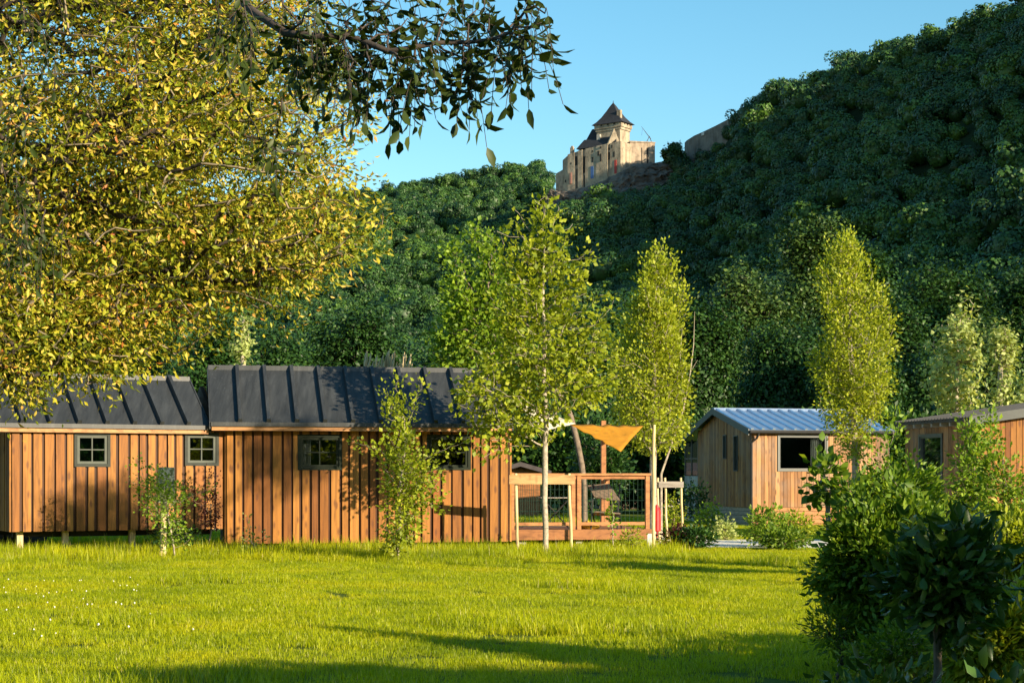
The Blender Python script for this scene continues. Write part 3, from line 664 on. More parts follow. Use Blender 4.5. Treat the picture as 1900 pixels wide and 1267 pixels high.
def tiny_house(fr, L, D, z0, z1, wins, frame_mat, label, sx0, sx1, zr, group, fascia, ribs, seed, inner=None, foh=.25, feet=(), zedge=2.66):
    """board-clad house: front wall towards the viewer, gables at both ends, sheet-metal roof with raised seams."""
    O, u, n, q = fr.O, fr.u, fr.n, fr.q
    t = thing('tiny_house', label, 'cabin', O + q * (D / 2) + u * (L / 2), group)
    ops = [fr.rect(*w_) for w_ in wins]
    clad(t, O, u, n, L, z0, z1, [(a + .02, b - .02, c + .02, d - .02) for a, b, c, d in ops], seed=seed)
    for r_ in ops: window(t, O, u, n, r_, frame_mat, inner=inner, curtain=[(.1, .32)] if frame_mat == 'greenframe' else None)
    clad(t, O + q * D + u * L, -u, q, L, z0, z1, [(L * .35, L * .6, z0 + .9, z0 + 1.9)], seed=seed + 1)
    window(t, O + q * D + u * L, -u, q, (L * .35 - .02, L * .6 + .02, z0 + .88, z0 + 1.92), frame_mat)
    def tp(a): return z1 + (zr - .16 - z1) * (1 - abs(a - D / 2) / (D / 2))
    tp.breaks = (D / 2,)
    class TP:
        breaks = (D / 2,)
        def __call__(s, a): return tp(a)
    clad(t, O + q * D, -q, -u, D, z0, TP(), seed=seed + 2)      # left end
    clad(t, O + u * L, q, u, D, z0, TP(), seed=seed + 3)        # right end
    f = MB(); f.box(O, u, n, .02, L - .02, -D + .02, -.075, z0 + .02, z0 + .12); f.build('floor', M['interior'], t)
    # chassis, wheels and jacks
    f = MB()
    for d in (.5, D - .5): f.box(O, u, n, .1, L - .1, -d - .05, -d + .05, z0 - .14, z0 - .02)
    f.build('chassis', M['tire'], t)
    for x in feet:
        f = MB(); f.box(O, u, n, x - .06, x + .06, -.32, -.20, 0, z0 - .015); f.build('foot', M['stake'], t)
    # roof
    e = foh; sl = (zr - zedge) / (D / 2 + e); ze = zedge + sl * e
    def R(a, d, z_): p = O + u * a + q * d; return (p.x, p.y, z_)
    A, B, C1, D1 = R(sx0, -e, ze - sl * e), R(sx1, -e, ze - sl * e), R(sx1, D / 2, zr), R(sx0, D / 2, zr)
    roof_slab(t, (A, B, C1, D1), .07, 'roof_dark', ribs)
    A, B, C1, D1 = R(sx1, D + e, ze - sl * e), R(sx0, D + e, ze - sl * e), R(sx0, D / 2, zr), R(sx1, D / 2, zr)
    roof_slab(t, (A, B, C1, D1), .07, 'roof_dark', ribs)
    c = MB()
    for s_ in (-1, 1):
        dd = D / 2 + s_ * .14
        c.hexa([R(sx0 - .01, dd, zr - .11 + .02), R(sx1 + .01, dd, zr - .11 + .02), R(sx1 + .01, D / 2, zr + .012), R(sx0 - .01, D / 2, zr + .012)][::s_ * -1 or 1] if False else
               [R(sx0 - .01, D / 2 - .09, zr - .08), R(sx1 + .01, D / 2 - .09, zr - .08), R(sx1 + .01, D / 2 + .09, zr - .08), R(sx0 - .01, D / 2 + .09, zr - .08)],
               [R(sx0 - .01, D / 2 - .06, zr + .04), R(sx1 + .01, D / 2 - .06, zr + .04), R(sx1 + .01, D / 2 + .06, zr + .04), R(sx0 - .01, D / 2 + .06, zr + .04)]); break
    c.build('ridge_cap', M['roof_dark'], t)
    c = MB(); zf = ze - sl * e; c.box(O, u, n, sx0 + .02, sx1 - .02, e - .05, e - .015, zf - .16, zf - .075); c.build('fascia', M['fascia'], t)
    c = MB(); c.box(O, u, n, sx0 + .02, sx1 - .02, .04, e - .052, zf - .15, zf - .12); c.build('soffit', M['fascia'], t)
    c = MB(); c.box(O, u, n, sx0, sx1, e + .005, e + .03, zf - .075, zf + .012); c.build('eave_trim', M['roof_dark'], t)
    for (xx, s_) in ((sx0, -1), (sx1, 1)):      # barge trims on the rakes
        c = MB()
        for d0, d1, za, zb in ((-e, D / 2, zf, zr), (D / 2, D + e, zr, zf)):
            a0, a1 = (xx - .03, xx - .004) if s_ < 0 else (xx + .004, xx + .03)
            c.hexa([R(a0, d0, za - .13), R(a1, d0, za - .13), R(a1, d1, zb - .13), R(a0, d1, zb - .13)], [R(a0, d0, za + .02), R(a1, d0, za + .02), R(a1, d1, zb + .02), R(a0, d1, zb + .02)])
        c.build('barge_trim', M['roof_dark'], t)
    return t

f2 = Frame(421, 36.0, 11.5); L2 = f2.U(946)
tiny_house(f2, L2, 2.7, .17, 2.60, [(552, 806, 634, 872), (791, 806, 873, 872)], 'greenframe',
           'larch board cabin with dark green window frames and black roof, in the centre', -.34, L2 - .02, 3.92, 'board cabins at the lawn edge', True,
           [.60 + .585 * k for k in range(11)], 21, feet=(.25, 3.2, 5.7), foh=.34, zedge=2.67)
f1 = Frame(22, 34.12, 27.0); L1 = f1.U(412)
tiny_house(f1, L1, 2.7, .48, 2.50, [(137, 802, 204, 866), (342, 802, 405, 864)], 'greyframe',
           'larch board cabin with pale grey window frames, at the left edge', -1.3, f1.U(384), 3.66, 'board cabins at the lawn edge', True,
           [.35 + .56 * k for k in range(12)], 41, inner='sashgrey', feet=(.2, 1.1, 2.46), foh=.18, zedge=2.60)
# dark shed at the far left, behind the end of the left cabin
def dark_shed():
    t = thing('dark_shed', 'shed at the far left edge beside the grey-windowed cabin, its boards coloured as deep shade', 'shed', (-12.6, 38.2, 0))
    O = Vector((-13.9, 37.2, 0)); u = Vector((1, 0, 0)); n = Vector((0, -1, 0))
    clad(t, O, u, n, 3.3, .1, 2.6, [(2.55, 2.95, 1.6, 2.3)], mat='dark_boards', back='dark_void', seed=4)
    window(t, O, u, n, (2.53, 2.97, 1.58, 2.32), 'greyframe', fw=.04, cross=False, sash=0)
    b = MB(); b.box(O, u, n, .02, 3.28, -2.2, -.075, .1, 2.58); b.build('body', M['dark_void'], t)
    b = MB(); b.box(O, u, n, -.2, 3.5, -2.4, .3, 2.61, 2.70); b.build('roof', M['roof_dark'], t)
M['dark_boards'] = wood('shade_dark_boards', [(0, (.03, .022, .016)), (1, (.05, .035, .025))])  # deep shadow at the left edge put into the board colour
dark_shed()

# ---- cedar cabin with the blue roof
def cedar_cabin():
    fr = Frame(1396, 52.0, 16); O, u, n, q = fr.O, fr.u, fr.n, fr.q; L = fr.U(1648); D = 4.3; dr = 2.65
    t = thing('cedar_cabin', 'cedar cabin with shiny pale blue metal roof and one wide window, behind the path', 'cabin', O + u * L / 2 + q * 2)
    z0, ze, zrear = .62, 2.93, 3.08; zr = 3.66
    win = fr.rect(1442, 806, 1535, 874)
    clad(t, O, u, n, L, z0, ze, [(win[0] + .02, win[1] - .02, win[2] + .02, win[3] - .02)], bw=.125, gap=.010, proud=.018, mat='cedar', seed=71)
    window(t, O, u, n, win, 'anthframe', fw=.05, cross=False, sash=.035, curtain=[(.02, .13), (.72, .97)])
    class TP:
        breaks = (D - dr,)
        def __call__(s, a): return zr - .12 + (zrear - zr) * abs(a - (D - dr)) / (D - dr) if a < D - dr else zr - .12 - (zr - .12 - ze) * (a - (D - dr)) / dr
    ops = []
    Og = O + q * D
    def gop(dpx0, dpx1, py0, py1):       # openings on the gable given by depth
        return (D - dpx1, D - dpx0, py0, py1)
    for d0, d1, za, zb in ((1.05, 1.32, 1.72, 2.78), (1.95, 2.15, 2.10, 2.82)): ops.append((D - d1, D - d0, za, zb))
    clad(t, Og, -q, -u, D, z0, TP(), ops, bw=.125, gap=.010, proud=.018, mat='cedar', seed=73)
    for a, b, c, d in ops: window(t, Og, -q, -u, (a - .02, b + .02, c - .02, d + .02), 'anthframe', fw=.03, cross=False, sash=0)
    class TP2:
        breaks = (dr,)
        def __call__(s, a): return TP()(D - a)
    clad(t, O + u * L, q, u, D, z0, TP2(), (), bw=.125, gap=.010, proud=.018, mat='cedar', seed=74)
    bo = [(L - 2.05, L - 1.78, .9, 2.5), (L - 1.72, L - 1.30, .9, 2.5)]
    clad(t, O + q * D + u * L, -u, q, L, z0, zrear - .05, bo, bw=.125, gap=.010, proud=.018, mat='cedar', seed=75)
    for a, b, c, d in bo: window(t, O + q * D + u * L, -u, q, (a - .02, b + .02, c - .02, d + .02), 'anthframe', fw=.03, cross=False, sash=0)
    b_ = MB(); b_.box(O, u, n, .02, L - .02, -D + .02, -.08, z0, z0 + .1); b_.build('floor', M['interior'], t)
    # plinth of horizontal boards
    for (o_, uu, nn, ll, mt) in ((O, u, n, L, 'rail'), (O + q * D, -q, -u, D, 'greywood'), (O + u * L, q, u, D, 'greywood')):
        b_ = MB(); g = random.Random(3)
        for k in range(5): b_.box(o_, uu, nn, .01, ll - .01, -.04, -.012 + .004 * (k % 2), .0 + k * .122, .112 + k * .122, g.random())
        b_.build('plinth', M[mt], t)
    b_ = MB(); b_.box(O, u, n, 0.0, .14, .001, .035, 0, z0 + .3); b_.build('corner_board', M['rail'], t)
    def R(a, d, z_): p = O + u * a + q * d; return (p.x, p.y, z_)
    e = .18; sl = (zr - ze - .06) / dr; zf = ze + .06 - sl * e; x0, x1 = -.18, L + .15
    roof_slab(t, (R(x0, -e, zf), R(x1, -e, zf), R(x1, dr, zr), R(x0, dr, zr)), .06, 'roof_blue', [.10 + .355 * k for k in range(14)], rw=.05, rh=.045)
    sr = (zr - zrear - .05) / (D - dr); zz_ = zrear + .05 - sr * 1.35
    roof_slab(t, (R(x1, D + 1.35, zz_), R(x0, D + 1.35, zz_), R(x0, dr, zr), R(x1, dr, zr)), .06, 'roof_blue', [.10 + .355 * k for k in range(14)], rw=.05, rh=.045)
    c = MB(); c.hexa([R(x0, dr - .15, zr - .05), R(x1, dr - .15, zr - .05), R(x1, dr + .15, zr - .05), R(x0, dr + .15, zr - .05)], [R(x0, dr - .1, zr + .045), R(x1, dr - .1, zr + .045), R(x1, dr + .1, zr + .045), R(x0, dr + .1, zr + .045)])
    c.build('ridge_cap', M['roof_blue'], t)
    c = MB()
    for d0, d1, za, zb in ((-e, dr, zf, zr), (dr, D + 1.35, zr, zz_)):
        c.hexa([R(x0 - .03, d0, za - .17), R(x0 - .005, d0, za - .17), R(x0 - .005, d1, zb - .17), R(x0 - .03, d1, zb - .17)], [R(x0 - .03, d0, za + .03), R(x0 - .005, d0, za + .03), R(x0 - .005, d1, zb + .03), R(x0 - .03, d1, zb + .03)])
    c.build('barge_board', M['anthframe'], t)
    c = MB(); c.tube([R(x0, -e - .05, zf - .06), R(x1, -e - .05, zf - .06)], .05, 8); c.build('gutter', M['tire'], t)
    c = MB(); c.tube([R(.12, -e - .04, zf - .08), R(.10, -.12, zf - .25), R(-.05, -.06, zf - .4), R(-.05, -.06, .05)], .035, 7); c.build('downpipe', M['tire'], t)
    # glazed porch against the rear
    pr = D + 1.2
    c = MB(); c.box(O + q * pr, -q, -u, 0, 1.16, -2.0, -.001, 0, 1.55); c.build('porch_wall', M['concrete'], t)
    c = MB()
    for a in (0, .56, 1.12): c.box(O + q * pr, -q, -u, a, a + .05, -.05, -.001, 1.552, 2.66 + a * .15)
    c.box(O + q * pr, -q, -u, .05, .56, -.045, -.005, 2.1, 2.14); c.box(O + q * pr, -q, -u, .61, 1.12, -.045, -.005, 2.1, 2.14); pf = c.build('porch_frame', M['anthframe'], t)
    c = MB(); c.box(O + q * pr, -q, -u, .05, 1.12, -.03, -.022, 1.552, 2.7); c.build('pane', M['glass_refl'], pf)
    c = MB(); c.box(O + q * pr, -q, -u, .02, 1.1, -2.0, -1.9, 1.56, 2.6); c.build('porch_back', M['interior'], t)
cedar_cabin()

# ---- cabin at the right edge
def right_cabin():
    C = Vector((gx(1811, 38.6), 38.6, 0)); u = Vector((math.cos(math.radians(3)), math.sin(math.radians(3)), 0)); n = Vector((u.y, -u.x, 0))
    wv = Vector((gx(1681, 42.3) - C.x, 42.3 - C.y, 0)); D = wv.length; q = wv / D; nl = Vector((-q.y, q.x, 0))
    if nl.x > 0: nl = -nl
    t = thing('right_cabin', 'wood cabin with a tall dark framed window and grey sloping roof, at the right edge', 'cabin', C + q * D / 2 + u * 2)
    z0, zl = .35, 2.74; L = 4.6; sl = .145
    win = (2.05, 2.05 + .0, 0, 0)
    # left wall, seen obliquely
    O = C + q * D
    def du(px):     # position along the left wall (from its far end) seen at px
        k = (px - CX) / F; return (k * O.y - O.x) / (-q.x + k * q.y)
    a0, a1 = du(1707), du(1751); zt = 2.56
    clad(t, O, -q, nl, D, z0, zl, [(a0 + .02, a1 - .02, .72, zt - .02)], bw=.125, gap=.010, proud=.018, mat='cedar', seed=81)
    window(t, O, -q, nl, (a0, a1, .70, zt), 'anthframe', fw=.06, cross=False, sash=.03, glass='glass_refl')
    class TP:
        breaks = ()
        def __call__(s, a): return zl + .02 + a * sl
    class TPb:
        breaks = ()
        def __call__(s, a): return zl + .02 + (L - a) * sl
    clad(t, C, u, n, L, z0, TP(), (), bw=.125, gap=.010, proud=.018, mat='larch', seed=82)
    clad(t, C + q * D + u * L, -u, q, L, z0, TPb(), (), bw=.125, gap=.010, proud=.018, mat='cedar', seed=83)
    c = MB(); c.box(C, u, n, .05, L - .05, -D + .05, -.1, 0, z0 - .02); c.build('base', M['concrete'], t)
    c = MB(); c.box(C, u, n, .02, L - .02, -D + .1, -.1, z0, z0 + .1); c.build('floor', M['interior'], t)
    def R(a, d, z_): p = C + u * a + q * d; return (p.x, p.y, z_)
    zf = lambda a: zl + .16 + a * sl
    x0 = -.22
    roof_slab(t, (R(x0, -.22, zf(x0)), R(L, -.22, zf(L)), R(L, D + .2, zf(L)), R(x0, D + .2, zf(x0))), .07, 'roof_shed')
    c = MB()       # corrugated lip
    for k in range(26):
        d = -.2 + k * (D + .4) / 26; c.tube([R(x0 - .03, d, zf(x0) + .005), R(L, d, zf(L) + .008)], .035, 6)
    c.build('corrugation', M['roof_shed'], t)
    for k in range(9):
        c = MB(); d = -.1 + k * (D + .15) / 8; c.hexa([R(x0 + .03, d, zf(x0) - .16), R(.0, d, zf(0) - .2), R(.0, d + .08, zf(0) - .2), R(x0 + .03, d + .08, zf(x0) - .16)], [R(x0 + .03, d, zf(x0) - .075), R(.0, d, zf(0) - .075), R(.0, d + .08, zf(0) - .075), R(x0 + .03, d + .08, zf(x0) - .075)])
        c.build('rafter_tail', M['greywood'], t)
    c = MB(); c.hexa([R(x0, -.26, zf(x0) - .17), R(L, -.26, zf(L) - .17), R(L, -.225, zf(L) - .17), R(x0, -.225, zf(x0) - .17)], [R(x0, -.26, zf(x0) + .03), R(L, -.26, zf(L) + .03), R(L, -.225, zf(L) + .03), R(x0, -.225, zf(x0) + .03)])
    c.build('barge_board', M['anthframe'], t)
right_cabin()

# ------------------------------------------------------------------ deck with railing, sails, chair
def deck():
    fr = f2; O, u, n = fr.O, fr.u, fr.n
    a0, a1 = L2 + .03, fr.U(1209); D = 2.9; w0 = -.12
    P = O + u * ((a0 + a1) / 2) - n * D / 2
    t = thing('deck', 'raised wooden deck with rail and wire mesh at the right end of the centre cabin', 'deck', P)
    z = .40
    b = MB(); g = random.Random(2); k = 0; d = 0
    while d < D - .1: b.box(O, u, n, a0, a1, w0 - d - .135, w0 - d, z - .03, z, g.random()); d += .142
    b.build('floor', M['plank'], t)
    b = MB(); b.box(O, u, n, a0, a1, w0 + .002, w0 + .032, z - .22, z + .0, .3); b.build('fascia', M['plank'], t)
    b = MB(); b.box(O, u, n, a1 + .002, a1 + .032, w0 - D, w0 + .03, z - .22, z + .0, .6); b.build('fascia', M['plank'], t)
    for a in (a0 + .3, (a0 + a1) / 2, a1 - .2):
        b = MB(); b.box(O, u, n, a - .07, a + .07, w0 - .3, w0 - .12, 0, z - .035); b.build('foot', M['concrete'], t)
    def post(a, w, z1, s=.045, mt='rail', r=.5, name='post'):
        b = MB(); b.box(O, u, n, a - s, a + s, w - s, w + s, z + .002, z1, r); return b.build(name, M[mt], t)
    p1 = fr.U(1074)
    for a in (a0 + .05, p1 - .09, p1 + .04, a1 - .05): post(a, w0 - .05, 1.575)
    for a in (fr.U(985) + .05, a1 - .25): post(a, w0 - D + .1, 1.55, .05)
    b = MB(); b.box(O, u, n, a0, a1 + .02, w0 - .11, w0 + .03, 1.58, 1.625, .8); b.build('handrail', M['rail'], t)
    b = MB(); b.box(O, u, n, a0, a1, w0 - .07, w0 - .03, 1.50, 1.575, .2); b.build('rail_board', M['rail'], t)
    b = MB(); b.box(O, u, n, a1 - .1, a1 + .02, w0 - D, w0 - .115, 1.58, 1.625, .4); b.build('handrail', M['rail'], t)
    b = MB(); b.box(O, u, n, a0, a1 - .1, w0 - D, w0 - D + .09, 1.555, 1.60, .3); b.build('handrail', M['rail'], t)
    for s0, s1 in ((a0 + .1, p1 - .14), (p1 + .09, a1 - .1)):
        b = MB(); b.box(O, u, n, s0, s1, w0 - .08, w0 - .03, .49, .56, .7); b.build('bottom_rail', M['rail'], t)
        b = MB(); x = s0 + .05
        while x < s1: p = O + u * x + n * (w0 - .05); b.tube([(p.x, p.y, .56), (p.x, p.y, 1.5)], .0042, 4, cap=False); x += .095
        for zz_ in (.8, 1.03, 1.27): p = O + u * s0 + n * (w0 - .054); q = O + u * s1 + n * (w0 - .054); b.tube([(p.x, p.y, zz_), (q.x, q.y, zz_)], .0035, 4, cap=False)
        b.build('wire_mesh', M['wire'], t)
    b = MB(); x = a0 + .2
    while x < a1 - .2: p = O + u * x + n * (w0 - D + .1); b.tube([(p.x, p.y, z), (p.x, p.y, 1.55)], .004, 4, cap=False); x += .11
    b.build('wire_mesh', M['wire'], t)
    b = MB(); b.box(O, u, n, a0, fr.U(962), w0 - D + .2, w0 - D + .24, z, 1.0, .3); b.build('back_panel', M['plank'], t)
    # sail post
    sp = MB(); A = fr.U(1163) + .18; sp.box(O, u, n, A - .055, A + .055, w0 - D + .22, w0 - D + .33, z, 2.86, .2)
    o = sp.build('sail_post', M['rail'], None); tag(o, 'tall square wooden post at the back of the deck holding the yellow sail', 'post')
    return (O + u * A + n * (w0 - D + .28))
sp_xy = deck()
def sail(name, label, A, B, C, mat, sag=.18, n=14, seed=2):
    """a tensioned cloth between three corners, sagging in the middle, with folds running to the corners."""
    A, B, C = Vector(A), Vector(B), Vector(C); vs = []; fs = []; ix = {}
    nn = (B - A).cross(C - A).normalized()
    for i_ in range(n + 1):
        for j_ in range(n + 1 - i_):
            a, b_ = i_ / n, j_ / n; c = 1 - a - b_; ed = min(a * b_ + b_ * c + a * c, .33) / .33
            pull = 1 - .035 * (4 * a * b_ + 4 * b_ * c + 4 * c * a) / 1.33
            G = (A + B + C) / 3; p = A * c + B * a + C * b_; p = G + (p - G) * pull
            fold = .05 * math.sin(18 * math.atan2(a - b_, .25 + c)) * max(0, ed - .25)
            ix[i_, j_] = len(vs); vs.append(p + Vector((0, 0, -sag * a * b_ * c * 20)) + nn * fold)
    for i_ in range(n):
        for j_ in range(n - i_):
            fs.append((ix[i_, j_], ix[i_ + 1, j_], ix[i_, j_ + 1]))
            if j_ < n - i_ - 1: fs.append((ix[i_ + 1, j_], ix[i_ + 1, j_ + 1], ix[i_, j_ + 1]))
    b = MB(); b.add(vs, fs); o = b.build(name, mat, None, True, origin=tuple(A)); md = o.modifiers.new('t', 'SOLIDIFY'); md.thickness = .006
    return tag(o, label, 'shade sail')
def cloth(name, col, tr=.35):
    m, nt, b = nmat(name); b.inputs['Base Color'].default_value = (*col, 1); b.inputs['Roughness'].default_value = .8
    t_ = N(nt, 'ShaderNodeBsdfTranslucent'); t_.inputs[0].default_value = (*col, 1); mx = N(nt, 'ShaderNodeMixShader'); mx.inputs[0].default_value = tr
    nt.links.new(b.outputs[0], mx.inputs[1]); nt.links.new(t_.outputs[0], mx.inputs[2]); nt.links.new(mx.outputs[0], nt.nodes['Material Output'].inputs[0]); return m
sail('shade_sail', 'ochre yellow triangular shade sail stretched above the deck', at(1056, 787, 38.4), at(1194, 790, 40.2), at(1152, 838, 37.6), cloth('ochre_cloth', (.55, .25, .012), .3), sag=.03)
sail('shade_sail', 'cream shade sail behind the leaves of the tree in front of the deck', at(946, 738, 38.6), at(1068, 786, 38.5), at(1010, 800, 37.7), cloth('cream_cloth', (.72, .66, .50), .3), sag=.06, seed=3)

def lounge_chair():
    c = at(1118, 940, 38.4); bx, by = c.x, c.y; t = thing('lounge_chair', 'brown woven lounge chair with dark folding frame standing on the deck', 'chair', (bx, by, .4))
    def quad(b, p, q, r_, s_, th=.03): P = [Vector(x) for x in (p, q, r_, s_)]; nn = (P[1] - P[0]).cross(P[3] - P[0]).normalized() * th; b.hexa([x - nn for x in P], P)
    b = MB(); quad(b, (bx - .18, by - .1, 1.10), (bx + .38, by - .3, 1.02), (bx + .16, by + .2, 1.40), (bx - .32, by + .3, 1.36)); b.build('backrest', M['weave'], t)
    b = MB(); quad(b, (bx - .2, by - .5, .80), (bx + .36, by - .6, .76), (bx + .34, by - .1, .70), (bx - .2, by - .05, .72)); b.build('seat', M['weave'], t)
    for s_ in (-1, 1):
        o = bx + s_ * .29 + .05
        b = MB(); b.tube([(o - .05, by - .62, .40), (o, by - .2, .85), (o + .06, by + .25, 1.38)], .017, 6); b.build('leg', M['tire'], t)
        b = MB(); b.tube([(o + .1, by + .3, .40), (o + .02, by - .1, .72), (o - .1, by - .6, .98)], .017, 6); b.build('leg', M['tire'], t)
        b = MB(); b.tube([(o - .05, by - .55, 1.0), (o + .04, by + .1, 1.02)], .02, 6); b.build('armrest', M['tire'], t)
M['weave'] = plain('brown_weave', (.20, .145, .10), .8, var=.4, scale=60)
lounge_chair()
def deck_table():
    c = at(1030, 940, 38.6); x, y = c.x, c.y
    t = thing('folding_table', 'dark folding table frame on the left part of the deck', 'table', (x, y, .4))
    for k in range(2):
        b = MB(); b.tube([(x - .3 + .03 * k, y + .5 * k, .41), (x + .32, y + .5 * k, 1.06)], .016, 6); b.tube([(x + .3, y + .5 * k + .03, .41), (x - .28, y + .5 * k + .03, 1.06)], .016, 6); b.build('leg_pair', M['tire'], t)
    b = MB(); b.box(Vector((x, y, 0)), Vector((1, 0, 0)), Vector((0, -1, 0)), -.38, .38, -.6, .08, 1.07, 1.09); b.build('tabletop', M['greywood'], t)
deck_table()
def yellow_bag():
    c = at(1094, 968, 38.1); b = MB(); x, y = c.x, c.y; vs = []; fs = []; R_ = 14
    prof = [(.19, 0), (.22, .04), (.19, .09), (.11, .13), (.03, .145)]
    for r_, h in prof:
        for j in range(R_): a = 2 * math.pi * j / R_; k = 1 + .12 * math.sin(3 * a + h * 20); vs.append((x + math.cos(a) * r_ * k, y + math.sin(a) * r_ * .7 * k, .402 + h * (1 - .25 * math.cos(a))))
    for i_ in range(4):
        for j in range(R_): fs.append((i_ * R_ + j, i_ * R_ + (j + 1) % R_, (i_ + 1) * R_ + (j + 1) % R_, (i_ + 1) * R_ + j))
    fs.append(tuple(range(R_ - 1, -1, -1))); fs.append(tuple(4 * R_ + j for j in range(R_))); b.add(vs, fs)
    o = b.build('cushion', plain('yellow_fabric', (.75, .42, .03), .8), None, True, origin=(x, y, .4)); tag(o, 'yellow cushion lying on the deck floor behind the wire mesh', 'cushion')
yellow_bag()
# posts around the deck
def roundpost(name, label, px, py0, Y, py1, r, mat, group=None, lean=0, cat='post', parent=None):
    p = at(px, py1, Y); q = at(px + lean, py0, Y); p.z = 0
    b = MB(); g = random.Random(px); pts = [p.lerp(q, k / 5) + Vector((g.uniform(-.01, .01), g.uniform(-.01, .01), 0)) * (k > 0) for k in range(6)]
    b.tube(pts, [r * (1.05 - .02 * k) for k in range(6)], 10, .5)
    if parent is not None: return b.build(name, mat, parent, False)
    return tag(b.build(name, mat, None, False, origin=tuple(p)), label, cat, group)
roundpost('tall_stake', 'tall peeled wooden stake at the right corner of the deck', 1213, 788, 35.9, 1015, .036, M['stake'])
b = MB(); p = at(1207, 1000, 36.2); b.box(Vector((p.x, p.y, 0)), Vector((1, 0, 0)), Vector((0, -1, 0)), -.07, .07, -.07, .07, 0, .36); b.box(Vector((p.x, p.y, 0)), Vector((1, 0, 0)), Vector((0, -1, 0)), -.085, .085, -.085, .085, 0, .03)
tag(b.build('plinth_block', M['white'], None, origin=(p.x, p.y, 0)), 'small whitish block at the foot of the tall stake by the deck', 'block')
def tree_guard(label, xs, Y, ptop, pbot, bx0, bx1, by0, by1, bm, r):
    t = thing('tree_guard', label, 'tree stakes', (gx(sum(xs) / len(xs), Y), Y, 0), None)
    for x in xs: roundpost('stake', '', x, ptop, Y, pbot, r, M['stake'], parent=t, lean=-4)
    q0, q1 = at(bx0, by1, Y), at(bx1, by0, Y)
    b = MB(); b.box(Vector((q0.x, Y - .05, 0)), Vector((1, 0, 0)), Vector((0, -1, 0)), 0, q1.x - q0.x, 0, .028, q0.z, q1.z, .5); b.build('cross_board', M[bm], t)
tree_guard('two peeled stakes joined by a pale board around the slim trunk by the deck', (961, 1060), 35.4, 878, 1025, 945, 1066, 881, 898, 'guard', .032)
tree_guard('three thin stakes with a dark weathered cross board to the right of the deck', (1224, 1238, 1267), 40.5, 886, 985, 1222, 1268, 893, 904, 'greywood', .028)
def tube_ext():
    p = at(1219, 965, 40.0); b = MB(); b.tube([(p.x, p.y, 0.28), (p.x, p.y, .30), (p.x, p.y, .76), (p.x, p.y, .84), (p.x, p.y, .90)], [.07, .085, .085, .05, .03], 12)
    b.tube([(p.x, p.y, 0), (p.x, p.y, .28)], .02, 6); tag(b.build('red_cylinder', plain('red_paint', (.45, .02, .02), .4), None, origin=(p.x, p.y, 0)), 'narrow red cylinder standing just right of the tall stake', 'canister')
tube_ext()
# weathered post with a pale board in the left bed
t = thing('marker_post', 'peeled post with a pale lichen-covered board on top, in front of the left cabin', 'post', (gx(303, 32.8), 32.8, 0))
roundpost('post', '', 303, 900, 32.8, 1036, .055, M['stake'], parent=t)
b = MB(); p = at(309, 900, 32.6); b.box(Vector((p.x, p.y, 0)), Vector((1, 0, 0)), Vector((.1, -.995, 0)), -.155, .155, 0, .03, p.z - .33, p.z + .34, .5)
lich, nt_, bb = nmat('lichen_board'); tcn = N(nt_, 'ShaderNodeTexCoord'); nn = N(nt_, 'ShaderNodeTexNoise', Scale=24.0, Detail=6.0); nt_.links.new(tcn.outputs['Object'], nn.inputs['Vector'])
rr_ = ramp(nt_, [(.40, (.14, .15, .07)), (.55, (.42, .42, .33)), (.8, (.55, .54, .46))]); nt_.links.new(nn.outputs[0], rr_.inputs[0]); nt_.links.new(rr_.outputs[0], bb.inputs['Base Color']); bb.inputs['Roughness'].default_value = .9
b.build('board', lich, t)

# distant houses
def house(label, px0, px1, Y, ze, zr, mat, roof, win=None, depth=7, gable=True):
    x0, x1 = gx(px0, Y), gx(px1, Y); t = thing('house', label, 'house', ((x0 + x1) / 2, Y, 0)); xm = (x0 + x1) / 2
    b = MB()
    b.add([(x0, Y, 0), (x1, Y, 0), (x1, Y + depth, 0), (x0, Y + depth, 0), (x0, Y, ze), (x1, Y, ze), (x1, Y + depth, ze), (x0, Y + depth, ze), (xm, Y, zr - .1), (xm, Y + depth, zr - .1)],
          [(0, 1, 5, 8, 4), (1, 2, 6, 5), (2, 3, 7, 9, 6), (3, 0, 4, 7)]); b.build('wall', mat, t)
    b = MB(); e = .4; sl = (zr - ze) / (xm - x0)
    for s_ in (-1, 1):
        xe = xm + s_ * (xm - x0 + e); z_ = ze - sl * e
        b.hexa([(xm, Y - e, zr - .06), (xe, Y - e, z_ - .06), (xe, Y + depth + e, z_ - .06), (xm, Y + depth + e, zr - .06)][::s_], [(xm, Y - e, zr + .1), (xe, Y - e, z_ + .1), (xe, Y + depth + e, z_ + .1), (xm, Y + depth + e, zr + .1)][::s_])
    b.build('roof', roof, t)
    for (wa, wb, za, zb) in (win or ()):
        b = MB(); b.box(Vector((gx(wa, Y), Y, 0)), Vector((1, 0, 0)), Vector((0, -1, 0)), 0, gx(wb, Y) - gx(wa, Y), -.2, .02, za, zb); b.build('window', M['dark_void'], t)
house('white rendered house with a dark window, far back between the deck and the blue-roofed cabin', 1232, 1345, 84, 1.75, 2.75, M['render'], M['house_roof'], [(1256, 1281, .85, 1.40)])
house('low dark-roofed building far behind the deck railing', 1112, 1182, 80, 1.4, 2.3, M['interior'], plain('brown_roof', (.07, .03, .03), .9))
house('low brown shed seen between the cabin end and the slim trunk, behind the deck', 930, 1002, 62, 1.75, 1.95, M['plank'], M['house_roof'])
#==SPLIT==
# ------------------------------------------------------------------ trees and shrubs
def px_of(P): return CX + F * P[:, 0] / P[:, 1], HY - F * (P[:, 2] - EYE) / P[:, 1]

